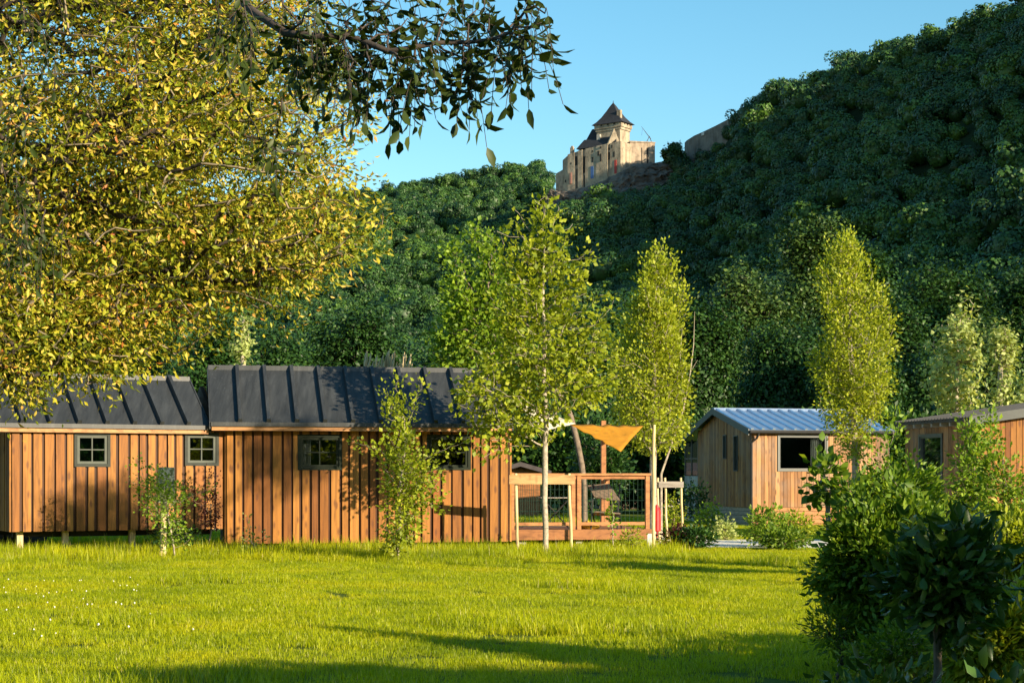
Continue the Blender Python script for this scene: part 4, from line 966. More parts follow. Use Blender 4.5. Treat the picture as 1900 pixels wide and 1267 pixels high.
# ---- big walnut, trunk outside the frame on the left, crown hanging over the left half
def walnut():
    g = np.random.default_rng(11)
    A = in_ell(g, (-8.2, 21.5, 7.2), (6.6, 5.6, 4.3), 5200, .25)
    B_ = in_ell(g, (-4.6, 20.6, 4.6), (2.7, 2.6, 1.75), 900, .1)
    C_ = in_ell(g, (-2.9, 20.2, 5.2), (1.75, 2.2, 1.5), 420, .1)
    E = in_ell(g, (-3.3, 20.6, 7.6), (2.3, 2.6, 1.6), 420, .2)
    K = in_ell(g, (-6.0, 19.5, 3.3), (2.0, 2.0, .95), 520, .1)
    P = np.concatenate([A, B_, C_, E, K]); px, py = px_of(P)
    # natural lower and right edge of the crown as it hangs
    edge = np.interp(py, [-400, -100, 0, 100, 200, 300, 370, 420, 500, 570, 620, 660, 720], [700, 640, 620, 650, 735, 655, 700, 728, 680, 585, 560, 520, 180])
    low = np.interp(px, [-600, 0, 60, 120, 200, 300, 340, 420, 480, 540, 600, 680], [735, 728, 752, 706, 768, 712, 660, 640, 580, 662, 580, 525])
    ok = (px < edge - g.random(len(P)) * 30) & (py < low + 14 * np.sin(px / 19)) & ((px > -260) | (g.random(len(P)) < .16)) & ((py > -200) | (g.random(len(P)) < .3))
    ok &= g.random(len(P)) < np.interp(px + .35 * py, [250, 520, 640], [1, .86, .62]) + np.where(py > 330, .3, 0)
    hole = lambda cx_, cy_, rx, ry: ((px - cx_) / rx) ** 2 + ((py - cy_) / ry) ** 2 < 1
    ok &= ~hole(425, 342, 52, 24) & ~hole(345, 352, 26, 16) & ~hole(640, 250, 34, 14) & ~hole(610, 40, 30, 16) & ~hole(490, 72, 14, 10) & ~hole(430, 610, 28, 22) & ~hole(575, 90, 16, 10) & ~hole(600, 185, 12, 10)
    P = P[ok]
    trunk = [(-10.2, 22.5, -.1), (-10.1, 22.4, 1.0), (-10.0, 22.4, 2.0), (-9.7, 22.2, 3.2), (-9.2, 21.9, 4.4), (-8.8, 21.7, 5.6), (-8.6, 21.6, 7.0), (-8.5, 21.5, 8.5)]
    t = plant('walnut_tree', 'large walnut tree whose olive and gold crown hangs over the left half', 'tree', trunk, P, (.078, .034, .3), LM['walnut'], M['bark_walnut'], 12,
              r0=.36, rmin=.0075, nleaf=34, spread=.15, a=.30, down=.35, outc=(-8.2, 21.5, 6.2), droop=.25, jitter=.09, expo=.46, wild=.95)
    # long near limb: compound leaves seen against the sky
    px_l = [(-1.9, 13.0, 6.9, .060), None]
    pl = [Vector((-8.7, 21.6, 6.0)), Vector((-7.0, 18.5, 7.8)), Vector((-4.6, 13.5, 7.4))]
    near = [(380, -60, 8.4), (470, 22, 7.8), (530, 62, 7.6), (600, 70, 7.4), (640, 66, 7.4), (680, 80, 7.3), (722, 96, 7.2), (770, 88, 7.2), (810, 80, 7.2), (870, 79, 7.2), (915, 73, 7.1), (945, 62, 7.0), (975, 20, 6.9), (985, -6, 6.9)]
    pl += [at(*q) for q in near]
    rad = [.11, .08, .04] + list(np.linspace(.020, .004, len(near)))
    lm = MB(); lm.tube(pl, rad, 7)
    anchors = []; R_ = random.Random(8)
    def twig(p0, p1, r0=.006):
        pts = [p0.lerp(p1, k / 4) + Vector((R_.gauss(0, .012), R_.gauss(0, .012), R_.gauss(0, .012))) * (k > 0) for k in range(5)]
        lm.tube(pts, [r0 * (1 - .15 * k) for k in range(5)], 5); return pts
    spec = [(560, 66, 585, 14, 7.3), (600, 70, 590, 118, 7.4), (640, 66, 628, 120, 7.2), (640, 66, 660, 8, 7.3), (640, 66, 700, 26, 7.6), (680, 80, 690, 128, 7.1), (722, 96, 742, 140, 7.2),
            (722, 96, 765, 118, 7.0), (700, 88, 760, 34, 7.4), (770, 88, 778, 152, 7.1), (770, 88, 800, 26, 7.3), (810, 80, 802, 120, 7.0), (810, 80, 830, 12, 7.3), (870, 79, 862, 112, 7.0), (870, 79, 880, 16, 7.2), (915, 73, 932, 100, 6.9),
            (915, 73, 905, 26, 7.2), (945, 62, 982, 78, 6.9), (945, 62, 960, 12, 7.1), (960, 45, 996, 44, 6.8), (880, 78, 876, 128, 7.1), (975, 20, 1010, 14, 6.8), (840, 80, 882, 126, 7.0), (900, 76, 952, 50, 7.2), (745, 92, 715, 22, 7.6), (660, 72, 650, 130, 7.0), (970, 30, 990, 90, 6.9), (620, 68, 560, 30, 7.6)]
    tw = []
    for ax, ay, bx, by, Yt in spec:
        p0 = min((q for q in pl[3:]), key=lambda q: (q - at(ax, ay, q.y)).length); tw.append(twig(p0, at(bx, by, Yt)))
    for ax, ay, bx, by in ((520, -10, 560, 60), (560, -40, 650, 15), (640, -40, 720, 10), (700, -50, 790, 0), (800, -50, 850, 8), (880, -60, 900, 10), (430, -40, 470, 60)):
        tw.append(twig(at(ax, ay, 7.7), at(bx, by, 7.5)))
    # clumps of nearer, darker foliage hanging in the crown on the left
    for cx_, cy_, rx, ry, n_ in ((45, 410, 45, 60, 8), (490, 250, 35, 30, 3), (450, 60, 50, 30, 3), (560, 110, 50, 20, 4), (15, 230, 20, 40, 2), (110, 90, 20, 10, 1)):
        for _ in range(n_):
            a = at(cx_ + R_.uniform(-rx, rx), cy_ + R_.uniform(-ry, ry), R_.uniform(10.0, 12.5)); b_ = a + Vector((R_.uniform(-.25, .25), R_.uniform(-.3, .3), R_.uniform(.1, .35))); tw.append(twig(b_, a, .005))
    P_, D_, W_, L_, Wd_, Rv = [], [], [], [], [], []
    def compound(p, d, s):
        n_ = R_.choice((2, 3, 3)); ra = d.normalized(); side = ra.cross(Vector((R_.gauss(0, .5), R_.gauss(0, .5), 1))).normalized(); Lr = .115 * s
        pts = [p + ra * Lr * k / 4 + Vector((0, 0, -.012 * k * k * s)) for k in range(5)]; lm.tube(pts, .0016, 3, cap=False); rv = R_.random()
        def leafl(o, dd, ll): P_.append(o); D_.append(dd); w_ = dd.cross(Vector((R_.gauss(0, .6), R_.gauss(0, .6), 1))); W_.append(w_.normalized()); L_.append(ll); Wd_.append(ll * R_.uniform(.36, .46)); Rv.append(min(1, max(0, rv * .6 + R_.random() * .4)))
        for k in range(n_):
            o = pts[1] + (pts[4] - pts[1]) * k / n_; ll = (.062 + .02 * k / n_) * s
            for q in (-1, 1): leafl(o, (ra * .75 + side * q * 1.0 + Vector((0, 0, -.45)) + Vector((R_.gauss(0, .2), R_.gauss(0, .2), R_.gauss(0, .2)))).normalized(), ll * R_.uniform(.85, 1.15))
        leafl(pts[4], (ra + Vector((0, 0, -.35))).normalized(), .082 * s)
    for pts in tw:
        L = (pts[-1] - pts[0]).length; n_ = max(3, int(L / .042)); d0 = (pts[-1] - pts[0]).normalized()
        for k in range(n_):
            f = (k + 1) / n_; p = pts[0].lerp(pts[-1], f); d = d0 * .6 + Vector((R_.gauss(0, .7), R_.gauss(0, .7), R_.gauss(-.25, .5)))
            compound(p, d, R_.uniform(.75, 1.15))
    for q in pl[5:]:
        for _ in range(3): compound(q, Vector((R_.gauss(0, .7), R_.gauss(0, .7), R_.gauss(-.3, .6))), R_.uniform(.8, 1.1))
    A_ = lambda l: np.array([tuple(x) for x in l])
    V, Fc, rv = leaf_geo(A_(P_), A_(D_), A_(W_), np.array(L_), np.array(Wd_), .22, np.array(Rv), big=True)
    lm.build('limb', M['bark_dark'], t, True)
    np_mesh('hanging_leaves', V, Fc, LM['walnut_shaded'], rv, t)
walnut()

# ---- slim young tree in front of the deck, open crown
def column_pts(g, base, h0, h1, prof, n, Yc, shell=.3):
    """points round an upright axis, radius following prof [(t, r)]."""
    t = g.random(n); t = t ** .95; r = np.interp(t, [a for a, _ in prof], [b_ for _, b_ in prof]); keep = g.random(n) < (r / max(b_ for _, b_ in prof)) ** 1.2
    t, r = t[keep], r[keep]; a = g.random(len(t)) * 2 * np.pi; rr = r * (g.random(len(t)) ** (.5 - shell * .3))
    return np.stack([base[0] + np.cos(a) * rr, Yc + np.sin(a) * rr, h0 + (h1 - h0) * t], -1)
g = np.random.default_rng(21)
Yt = 34.0; zt = lambda py, Y_=34.0: EYE + (HY - py) / F * Y_
pts = []
for cx_, cy_, rx, ry, n_ in ((1000, 620, 76, 84, 150), (1040, 715, 80, 60, 120), (955, 765, 58, 38, 50), (1010, 490, 40, 56, 46), (965, 500, 34, 44, 26), (1055, 545, 34, 44, 24), (925, 700, 62, 50, 70), (1085, 640, 42, 48, 32), (975, 560, 60, 40, 46), (905, 780, 40, 26, 26), (880, 735, 40, 36, 30), (1010, 790, 50, 20, 14), (1100, 720, 34, 26, 16)):
    Q = in_ell(g, (gx(cx_, Yt), Yt, zt(cy_)), (rx * Yt / F, rx * Yt / F * .95, ry * Yt / F), n_, .1); pts.append(Q)
for x0, y0, x1, y1 in ((1040, 600, 1125, 545), (1050, 700, 1140, 660), (1020, 500, 1095, 470), (1010, 440, 990, 372), (1020, 440, 1035, 385), (1060, 740, 1150, 700), (990, 800, 900, 850), (980, 700, 850, 700), (960, 620, 905, 545), (990, 520, 960, 420), (1030, 620, 1130, 600), (1005, 470, 955, 392), (1030, 500, 1062, 415), (1000, 430, 1012, 372), (1045, 560, 1098, 478), (960, 520, 925, 430), (1080, 660, 1140, 560), (1060, 680, 1128, 640), (1000, 640, 940, 540), (960, 720, 870, 640), (970, 760, 860, 760), (950, 800, 880, 830), (1050, 560, 1075, 500), (945, 640, 930, 560)):
    for k in range(9): p = at(x0 + (x1 - x0) * k / 8 + g.normal(0, 3), y0 + (y1 - y0) * k / 8 + g.normal(0, 3), Yt + g.normal(0, .12)); pts.append(np.array([tuple(p)]))
P = np.concatenate(pts)
bx = gx(1012, Yt)
plant('young_tree', 'slim young tree with airy yellow-green crown standing in front of the deck', 'tree', line((bx, Yt, 0), (gx(1008, Yt), Yt, zt(470)), 12, .015, 4), P, (.105, .085, .25), LM['yellowgreen'], M['bark_pale'], 22,
      r0=.058, rmin=.005, nleaf=8, spread=.09, a=.45, down=1.6, droop=.25, jitter=.05)
# ---- greener tree behind it, with a leaning pale trunk
g = np.random.default_rng(23); Y2 = 43.0; pts = []; z2 = lambda py: zt(py, Y2)
for cx_, cy_, rx, ry, n_ in ((885, 620, 62, 80, 180), (860, 560, 36, 50, 60), (925, 560, 40, 70, 70), (905, 480, 20, 50, 30), (850, 500, 14, 55, 22), (950, 680, 60, 70, 90), (840, 660, 38, 45, 46), (830, 610, 24, 24, 18), (880, 440, 9, 26, 9), (828, 470, 7, 24, 7), (815, 640, 14, 20, 8)):
    pts.append(in_ell(g, (gx(cx_, Y2), Y2, z2(cy_)), (rx * Y2 / F, rx * Y2 / F, ry * Y2 / F), n_, .1))
P = np.concatenate(pts)
plant('leaning_tree', 'greener tree with leaning pale grey trunk behind the cabin and deck', 'tree',
      [(gx(1086, Y2), Y2, 0), at(1084, 900, Y2), at(1079, 860, Y2), at(1070, 815, Y2), at(1058, 770, Y2), at(1040, 735, Y2), at(1010, 700, Y2), at(975, 660, Y2), at(940, 610, Y2), at(910, 560, Y2)], P, (.115, .095, .25), LM['fresh'], M['bark'], 24,
      r0=.075, rmin=.006, nleaf=14, spread=.14, a=.35, down=.8, droop=.2, jitter=.06, expo=.4)
# ---- two columnar hornbeams
def hornbeam(label, px, pxtop, Y_, pt, pb, prof, n, seed, nleaf=15, leaf=(.085, .06, .2), dead=False, stems=1):
    g = np.random.default_rng(seed); h1, h0 = zt(pt, Y_), zt(pb, Y_); base = (gx(px, Y_), Y_, 0)
    P = column_pts(g, base, h0, h1, [(a, b_ * Y_ / F) for a, b_ in prof], n, Y_, .2)
    a = np.arctan2(P[:, 1] - Y_, P[:, 0] - base[0]); P = P + np.stack([np.cos(a), np.sin(a), 0 * a], -1) * (.13 * np.sin(a * 3 + P[:, 2] * 2.3 + seed) + .16 * np.sin(P[:, 2] * 1.25 + seed + a))[:, None]
    P[:, 0] += (P[:, 2] - h0) / (h1 - h0) * (gx(pxtop, Y_) - base[0])
    for x0, y0, x1, y1 in ((pxtop - 4, pt + 60, pxtop, pt), (pxtop - 24, pt + 70, pxtop - 22, pt + 25), (pxtop + 14, pt + 90, pxtop + 22, pt + 50)):
        P = np.concatenate([P, np.array([tuple(at(x0 + (x1 - x0) * k / 6, y0 + (y1 - y0) * k / 6, Y_)) for k in range(7)])])
    return plant('columnar_tree', label, 'tree', line(base, (gx(pxtop, Y_), Y_, h0 + (h1 - h0) * .9), 14, .02, seed), P, leaf, LM['yellowgreen'], M['bark_pale'], seed,
                 r0=.085, rmin=.005, nleaf=nleaf, spread=.10, a=.12, down=3.0, droop=-.25, jitter=.04, group='columnar trees', tone=lambda P, R, g: R * .8 + .22)
hornbeam('bright yellow-green columnar tree behind the right end of the deck', 1212, 1216, 43.0, 458, 835, [(0, 40), (.12, 66), (.4, 72), (.6, 58), (.8, 40), (.93, 22), (1, 5)], 1500, 31)
hornbeam('bright yellow-green columnar tree in front of the blue-roofed cabin', 1590, 1572, 44.0, 432, 850, [(0, 14), (.10, 36), (.22, 62), (.45, 72), (.65, 60), (.82, 44), (.93, 26), (1, 6)], 1450, 33)
# bare branches right of the first one
b = MB(); p0 = at(1268, 760, 43.0)
b.tube([(p0.x - .55, 43, p0.z - 1.6), tuple(p0), tuple(at(1281, 690, 43)), tuple(at(1287, 640, 43)), tuple(at(1289, 578, 43))], [.03, .022, .016, .012, .004], 5)
b.tube([tuple(at(1270, 745, 43)), tuple(at(1262, 660, 43)), tuple(at(1266, 610, 43))], [.014, .01, .004], 5); b.tube([tuple(at(1281, 690, 43)), tuple(at(1294, 668, 43))], [.01, .003], 4)
b.tube([(p0.x - .55, 43, 0), (p0.x - .55, 43, p0.z - 1.6)], [.035, .03], 6)
tag(b.build('dead_sapling', M['bark_pale'], None, origin=(p0.x - .55, 43, 0)), 'leafless grey sapling on the right side of the columnar tree by the deck', 'sapling')

# ---- shrubs and saplings, each from its own foliage lobes given in photo pixels at one distance
def bush(name, label, cat, Y_, base_px, lobes, leaf, lm, bm, seed, nleaf=14, spread=.10, stems=3, r0=.02, group=None, sprigs=(), depth=1.0, **kw):
    g = np.random.default_rng(seed); pts = []
    for cx_, cy_, rx, ry, n_ in lobes: pts.append(in_ell(g, (gx(cx_, Y_), Y_, zt(cy_, Y_)), (rx * Y_ / F, rx * Y_ / F * depth, ry * Y_ / F), n_, .2))
    for x0, y0, x1, y1, n_ in sprigs:
        for k in range(n_): pts.append(np.array([tuple(at(x0 + (x1 - x0) * k / max(1, n_ - 1) + g.normal(0, 2), y0 + (y1 - y0) * k / max(1, n_ - 1), Y_ + g.normal(0, .04)))]))
    P = np.concatenate(pts); P[:, 2] = np.maximum(P[:, 2], .05)
    top = min(cy_ - ry * .3 for cx_, cy_, rx, ry, n_ in lobes); cxm = np.average([l[0] for l in lobes], weights=[l[4] for l in lobes])
    tr = line((gx(base_px, Y_), Y_, 0), (gx(cxm, Y_), Y_, zt(top, Y_)), 7, .02, seed)
    return plant(name, label, cat, tr, P, leaf, lm, bm, seed, r0=r0, rmin=kw.pop('rmin', .003), nleaf=nleaf, spread=spread, group=group, a=kw.pop('a', .3), down=kw.pop('down', .8), **kw)
bush('sapling', 'leafy sapling with upright shoots in front of the centre cabin wall', 'sapling', 31.5, 738, [(748, 870, 40, 60, 120), (740, 790, 30, 50, 34), (745, 960, 36, 50, 90), (735, 1010, 22, 26, 30), (790, 900, 32, 40, 40)],
     (.075, .06, .2), LM['yellowgreen'], M['bark_pale'], 41, nleaf=9, spread=.075, sprigs=((742, 800, 735, 705, 12), (752, 800, 785, 705, 13), (720, 840, 650, 818, 9), (760, 860, 860, 820, 11), (735, 790, 715, 720, 8), (770, 880, 815, 870, 5), (780, 930, 820, 940, 6)), r0=.03)
bush('sapling', 'small leafy sapling around the lichen-covered post by the left cabin', 'sapling', 32.3, 325, [(300, 925, 44, 40, 90), (320, 985, 22, 30, 36), (290, 900, 26, 30, 26)], (.06, .045, .2), LM['fresh'], M['bark_pale'], 42, nleaf=9, spread=.07,
     sprigs=((280, 920, 252, 850, 9), (330, 930, 395, 905, 9), (330, 960, 352, 1000, 5), (260, 900, 240, 890, 3)))
bush('sapling', 'added copper-leaved sapling in place of the shadow pattern between the two board cabins', 'sapling', 35.2, 388, [(392, 950, 20, 34, 40)], (.05, .04, .2), LM['copper'], M['twig'], 43, nleaf=9, spread=.05, sprigs=((390, 960, 385, 868, 12), (396, 960, 404, 880, 11), (385, 970, 352, 905, 8)))  # dark copper plant stands in for a shadow pattern beside the cabin
bush('shrub', 'low dark shrub under the wall of the left cabin', 'shrub', 34.6, 305, [(310, 985, 26, 26, 50), (345, 1000, 25, 14, 30)], (.06, .045, .2), LM['mid'], M['twig'], 44, nleaf=14, spread=.09)
bush('sapling', 'spindly sapling with few leaves at the left corner of the centre cabin', 'sapling', 34.0, 478, [(465, 1000, 14, 20, 12)], (.06, .045, .2), LM['pale'], M['twig'], 45, nleaf=7, spread=.05, sprigs=((478, 1020, 455, 960, 6), (478, 1020, 492, 985, 4)))
bush('sapling', 'thin young shoot in front of the deck railing', 'sapling', 35.0, 1137, [(1136, 955, 7, 30, 9)], (.075, .05, .2), LM['fresh'], M['bark_pale'], 46, nleaf=6, spread=.04, sprigs=((1138, 985, 1132, 925, 6),), r0=.012)
bush('shrub', 'small yellow-leaved shrub at the right foot of the deck', 'shrub', 35.0, 1180, [(1175, 1000, 22, 16, 30), (1160, 1012, 26, 12, 22)], (.07, .03, .2), LM['yellowgreen'], M['twig'], 47, nleaf=9, spread=.06)
bush('shrub', 'round green shrub seen behind the deck, under the yellow sail', 'shrub', 52.0, 1115, [(1110, 850, 45, 38, 130), (1130, 890, 40, 36, 90)], (.13, .09, .2), LM['mid'], M['twig'], 48, nleaf=14, spread=.16)
# beds round the path
for k, (px_, top, w_, Y_, lk, lab) in enumerate([
        (1318, 935, 26, 44.0, 'fresh', 'leafy shrub at the left rear corner of the cedar cabin'), (1290, 900, 26, 47.0, 'mid', 'dark shrub beside the glazed porch of the cedar cabin'),
        (1425, 945, 40, 38.0, 'fresh', 'broad fresh green shrub below the wide window of the cedar cabin'), (1478, 955, 26, 39.5, 'yellowgreen', 'bright yellow-green shrub right of the broad one below the wide window'),
        (1290, 990, 30, 36.4, 'mid', 'low dark plants at the near edge of the path, left part'), (1455, 990, 40, 36.2, 'bush', 'low dark green plants at the near edge of the path, below the wide window'),
        (1256, 990, 26, 36.8, 'copper', 'reddish low plants at the near edge of the path beside the stakes'), (1345, 960, 16, 42.0, 'pale', 'small pale sapling in front of the cedar cabin corner'),
        (1250, 925, 22, 52.0, 'yellowgreen', 'sunlit yellow-green shrub behind the three thin stakes')]):
    hh = (1012 - top) / 2
    bush('shrub', lab, 'shrub', Y_, px_, [(px_, 1012 - hh if Y_ < 46 else top + 30, w_, hh if Y_ < 46 else 34, int(w_ * 2.6))], (.085, .055, .2), LM[lk], M['twig'], 60 + k, nleaf=13, spread=.10, group='shrubs round the path')
# ---- right side: tall shrub mass, laurel, and the sunlit bushes
bush('tall_shrub', 'tall leafy shrub with dense green crown at the right edge of the lawn', 'shrub', 13.2, 1660, [(1640, 1038, 88, 74, 250), (1600, 995, 52, 46, 90), (1690, 980, 56, 34, 90), (1640, 1120, 80, 60, 160), (1565, 1055, 40, 62, 80)],
     (.062, .034, .25), LM['bush'], M['bark'], 71, nleaf=24, spread=.065, r0=.035, sprigs=((1600, 950, 1572, 900, 5), (1680, 940, 1655, 890, 6), (1560, 1080, 1520, 1070, 5), (1600, 1180, 1545, 1200, 6)), group='bushes at the right edge')
bush('tall_shrub', 'light green feathery shrub rising behind the tall shrub, in front of the right cabin', 'shrub', 26.0, 1680, [(1660, 925, 74, 36, 200), (1710, 905, 36, 26, 50), (1600, 925, 44, 34, 80)],
     (.085, .05, .25), LM['fresh'], M['bark_pale'], 72, nleaf=18, spread=.10, r0=.03, sprigs=((1640, 900, 1662, 770, 12), (1620, 900, 1628, 800, 8), (1700, 900, 1745, 880, 6), (1680, 900, 1690, 850, 5)), group='bushes at the right edge')
bush('big_leaf_shoot', 'dark shoot with broad leaves in front of the cedar cabin window', 'shrub', 13.6, 1560, [(1535, 868, 22, 14, 14), (1520, 905, 16, 12, 8), (1545, 905, 18, 14, 8)], (.072, .055, .2), LM['bush'], M['bark_pale'], 73, nleaf=8, spread=.05, big=True, r0=.022)
bush('laurel', 'dark laurel bush with large glossy leaves in the right foreground', 'shrub', 8.6, 1725, [(1752, 1080, 64, 62, 76), (1700, 1062, 42, 44, 28), (1765, 1136, 42, 30, 22), (1795, 1025, 34, 20, 16)], (.09, .036, .3), LM['laurel'], M['bark'], 74, nleaf=12, spread=.06, r0=.022, big=True, wild=1.1,
     sprigs=((1760, 1000, 1800, 965, 4), (1820, 1060, 1885, 1080, 5), (1740, 1020, 1700, 985, 4)), group='bushes at the right edge')
bush('shrub', 'sunlit bush with narrow yellow-green leaves at the right edge, beside the laurel', 'shrub', 12.0, 1880, [(1870, 1010, 60, 40, 150), (1895, 1090, 60, 60, 170), (1960, 1050, 70, 90, 200)], (.055, .024, .25), LM['yellowgreen'], M['twig'], 75, nleaf=18, spread=.065, group='bushes at the right edge')
bush('shrub', 'bright bush with long leaves in the lower right corner', 'shrub', 10.2, 1850, [(1850, 1190, 60, 50, 150), (1910, 1170, 50, 60, 150), (1800, 1210, 44, 36, 70)], (.085, .024, .25), LM['yellowgreen'], M['twig'], 76, nleaf=14, spread=.065, group='bushes at the right edge')
bush('shrub', 'small dark-stemmed shrub with narrow leaves at the lawn edge, lower right', 'shrub', 13.0, 1560, [(1545, 1165, 44, 30, 70), (1600, 1190, 44, 36, 70)], (.06, .016, .2), LM['bush'], M['bark_dark'], 77, nleaf=9, spread=.05, group='bushes at the right edge')
bush('shrub', 'low bush with thin stems under the tall shrub, lower right', 'shrub', 11.4, 1700, [(1690, 1200, 66, 40, 140), (1640, 1225, 60, 30, 80), (1760, 1225, 50, 30, 60)], (.05, .022, .2), LM['bush'], M['bark_pale'], 78, nleaf=11, spread=.06, group='bushes at the right edge')
bush('leafy_weed', 'broad-leaved weed at the bottom right corner', 'plant', 6.6, 1860, [(1850, 1300, 60, 16, 22), (1905, 1285, 36, 18, 14)], (.07, .045, .2), LM['laurel'], M['twig'], 79, nleaf=5, spread=.05, big=True, r0=.008)
bush('leafy_weed', 'dark broad-leaved weed at the bottom edge below the small shrub', 'plant', 8.6, 1600, [(1600, 1288, 90, 14, 30), (1690, 1292, 60, 14, 18)], (.075, .035, .2), LM['laurel'], M['twig'], 80, nleaf=6, spread=.06, big=True, r0=.008)
bush('sapling', 'leafy sapling at the corner of the right cabin', 'sapling', 27.0, 1805, [(1800, 860, 26, 70, 90), (1815, 930, 34, 50, 80)], (.075, .05, .2), LM['fresh'], M['bark'], 81, nleaf=12, spread=.08, sprigs=((1795, 800, 1785, 775, 4), (1830, 800, 1835, 765, 5)))
bush('sapling', 'sapling with dark leaves in front of the sunlit wall of the right cabin', 'sapling', 25.0, 1860, [(1850, 900, 34, 60, 80), (1885, 930, 34, 46, 80), (1840, 840, 20, 50, 30)], (.065, .045, .2), LM['fresh'], M['bark'], 82, nleaf=10, spread=.07, sprigs=((1845, 820, 1835, 770, 5), (1880, 880, 1895, 845, 4)))
bush('shrub', 'bright grassy shrub below the right cabin', 'shrub', 29.0, 1830, [(1830, 985, 60, 26, 110), (1770, 960, 30, 26, 50), (1890, 975, 44, 30, 80)], (.16, .03, .15), LM['yellowgreen'], M['twig'], 83, nleaf=12, spread=.08, droop=-.4)

# ---- trees behind the cabins, each with its own trunk and crown
def bigtree(label, px_, top, halfw, Y_, lk, seed, bottom=850, n=460, nleaf=46, leaf=None, spread=None, peak=1.0, name='tree', lobes=9, bark='bark_dark', group='trees behind the cabins', up=0.0, zb=0.0, droop=0.0):
    g = np.random.default_rng(seed); s = Y_ / F; x0 = gx(px_, Y_); h1 = zt(top, Y_); hb = max(.6, zt(bottom, Y_)); W_ = halfw * s; Hc = (h1 - hb) / 2
    pts = [in_ell(g, (x0, Y_, hb + Hc * .95), (W_ * .8, W_ * .75, Hc * .86), int(n * .45), .6)]
    for k in range(lobes):
        a = g.random() * 6.28; z_ = hb + (h1 - hb) * g.uniform(.25, .88); env = math.sin(math.pi * min(1, max(0, (z_ - hb) / (h1 - hb))) ** .9) ** .6
        r_ = W_ * g.uniform(.28, .45); c = (x0 + math.cos(a) * W_ * .68 * env, Y_ + math.sin(a) * W_ * .6 * env, z_)
        pts.append(in_ell(g, c, (r_, r_, r_ * g.uniform(.8, 1.2) * peak), int(n * .62 / lobes), .5))
    P = np.concatenate(pts); P[:, 2] = np.clip(P[:, 2], .5, h1)
    lf = leaf or (.20 * Y_ / 90, .15 * Y_ / 90, .2); sp = spread or .44 * Y_ / 90
    return plant(name, label, 'tree', line((x0, Y_, zb), (x0 + W_ * .05, Y_, hb + (h1 - hb) * .75), 8, .05, seed), P, lf, LM[lk], M[bark], seed, r0=.09 if leaf and Y_ < 70 else .22, rmin=.010, nleaf=nleaf, spread=sp, a=.25, down=.8,
                 group=group, outc=(x0, Y_, hb + Hc * .7), droop=droop - up, jitter=.05, mass=.55)
T = [
 ('rounded dark tree directly behind the bright columnar tree by the deck', 1160, 560, 80, 84, 'mid', 700, {}),
 ('olive tree with pale shoots on top, left of the tallest one', 1390, 500, 105, 92, 'olive', 701, dict(n=620)),
 ('dark bushy tree rising left above the blue roof', 1290, 545, 78, 86, 'mid', 702, {}),
 ('dark tree right above the middle of the blue roof', 1470, 590, 95, 78, 'mid', 703, dict(n=560)),
 ('tallest tree of the row, with sunlit top, left behind the second columnar tree', 1512, 402, 78, 112, 'olive', 704, dict(n=560, bottom=760, peak=1.5)),
 ('tree peeping out right behind the tip of the second columnar tree', 1596, 425, 46, 116, 'mid', 705, dict(n=300, bottom=700, peak=1.4)),
 ('dark tree right beside the second columnar tree', 1665, 560, 68, 88, 'mid', 706, {}),
 ('wide feathery dark green tree with several pointed tops on the right', 1765, 490, 100, 104, 'mid', 707, dict(n=620, peak=1.7, up=.4)),
 ('dense dark tree cut by the right edge, above the right cabin', 1890, 482, 66, 98, 'mid', 708, dict(n=420)),
 ('shaded brownish tree low behind the pale sunlit trees', 1815, 620, 80, 84, 'olive', 709, {}),
 ('dark tree filling the space low behind the pale tree on the right', 1720, 660, 75, 78, 'mid', 710, {}),
 ('dark tree behind the blue roof, right of the second columnar tree', 1590, 640, 80, 74, 'mid', 711, {}),
 ('broad grey-green tree above the roof of the centre cabin', 655, 565, 92, 88, 'mid', 712, dict(n=620)),
 ('dark tree low behind the right end of the centre cabin roof', 830, 650, 80, 80, 'mid', 713, {}),
 ('dark tree between the green leaning tree and the columnar tree', 1075, 610, 85, 80, 'mid', 714, dict(n=520)),
 ('dark tree low behind the deck', 980, 690, 85, 72, 'mid', 715, {}),
 ('dark tree under the walnut crown above the left half of the centre cabin', 530, 610, 75, 84, 'mid', 716, {}),
 ('dark tree behind the meeting of the two dark roofs', 395, 600, 75, 78, 'mid', 717, {}),
 ('dark tree behind the roof of the left cabin, middle', 250, 590, 85, 82, 'mid', 718, {}),
 ('dark tree behind the roof of the left cabin, far left', 70, 580, 100, 86, 'mid', 719, {}),
]
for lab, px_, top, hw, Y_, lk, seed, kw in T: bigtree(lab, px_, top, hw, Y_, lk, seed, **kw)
# dark hedges closing the ground line behind the cabins
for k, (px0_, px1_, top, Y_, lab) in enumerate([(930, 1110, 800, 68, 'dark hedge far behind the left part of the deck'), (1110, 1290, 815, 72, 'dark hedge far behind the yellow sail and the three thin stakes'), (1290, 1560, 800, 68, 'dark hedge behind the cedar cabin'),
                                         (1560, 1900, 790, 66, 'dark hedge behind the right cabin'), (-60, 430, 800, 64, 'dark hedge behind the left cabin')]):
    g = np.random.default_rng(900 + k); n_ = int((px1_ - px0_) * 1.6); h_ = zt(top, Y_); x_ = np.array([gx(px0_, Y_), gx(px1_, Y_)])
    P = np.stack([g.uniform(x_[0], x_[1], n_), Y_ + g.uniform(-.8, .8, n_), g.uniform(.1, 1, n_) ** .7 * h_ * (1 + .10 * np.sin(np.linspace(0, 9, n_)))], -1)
    plant('hedge', lab, 'hedge', line((x_.mean(), Y_, 0), (x_.mean(), Y_, h_ * .6), 4), P, (.26, .17, .2), LM['mid'], M['bark_dark'], 900 + k, nleaf=26, spread=.32, r0=.06, rmin=.01, group='dark hedges behind the cabins')
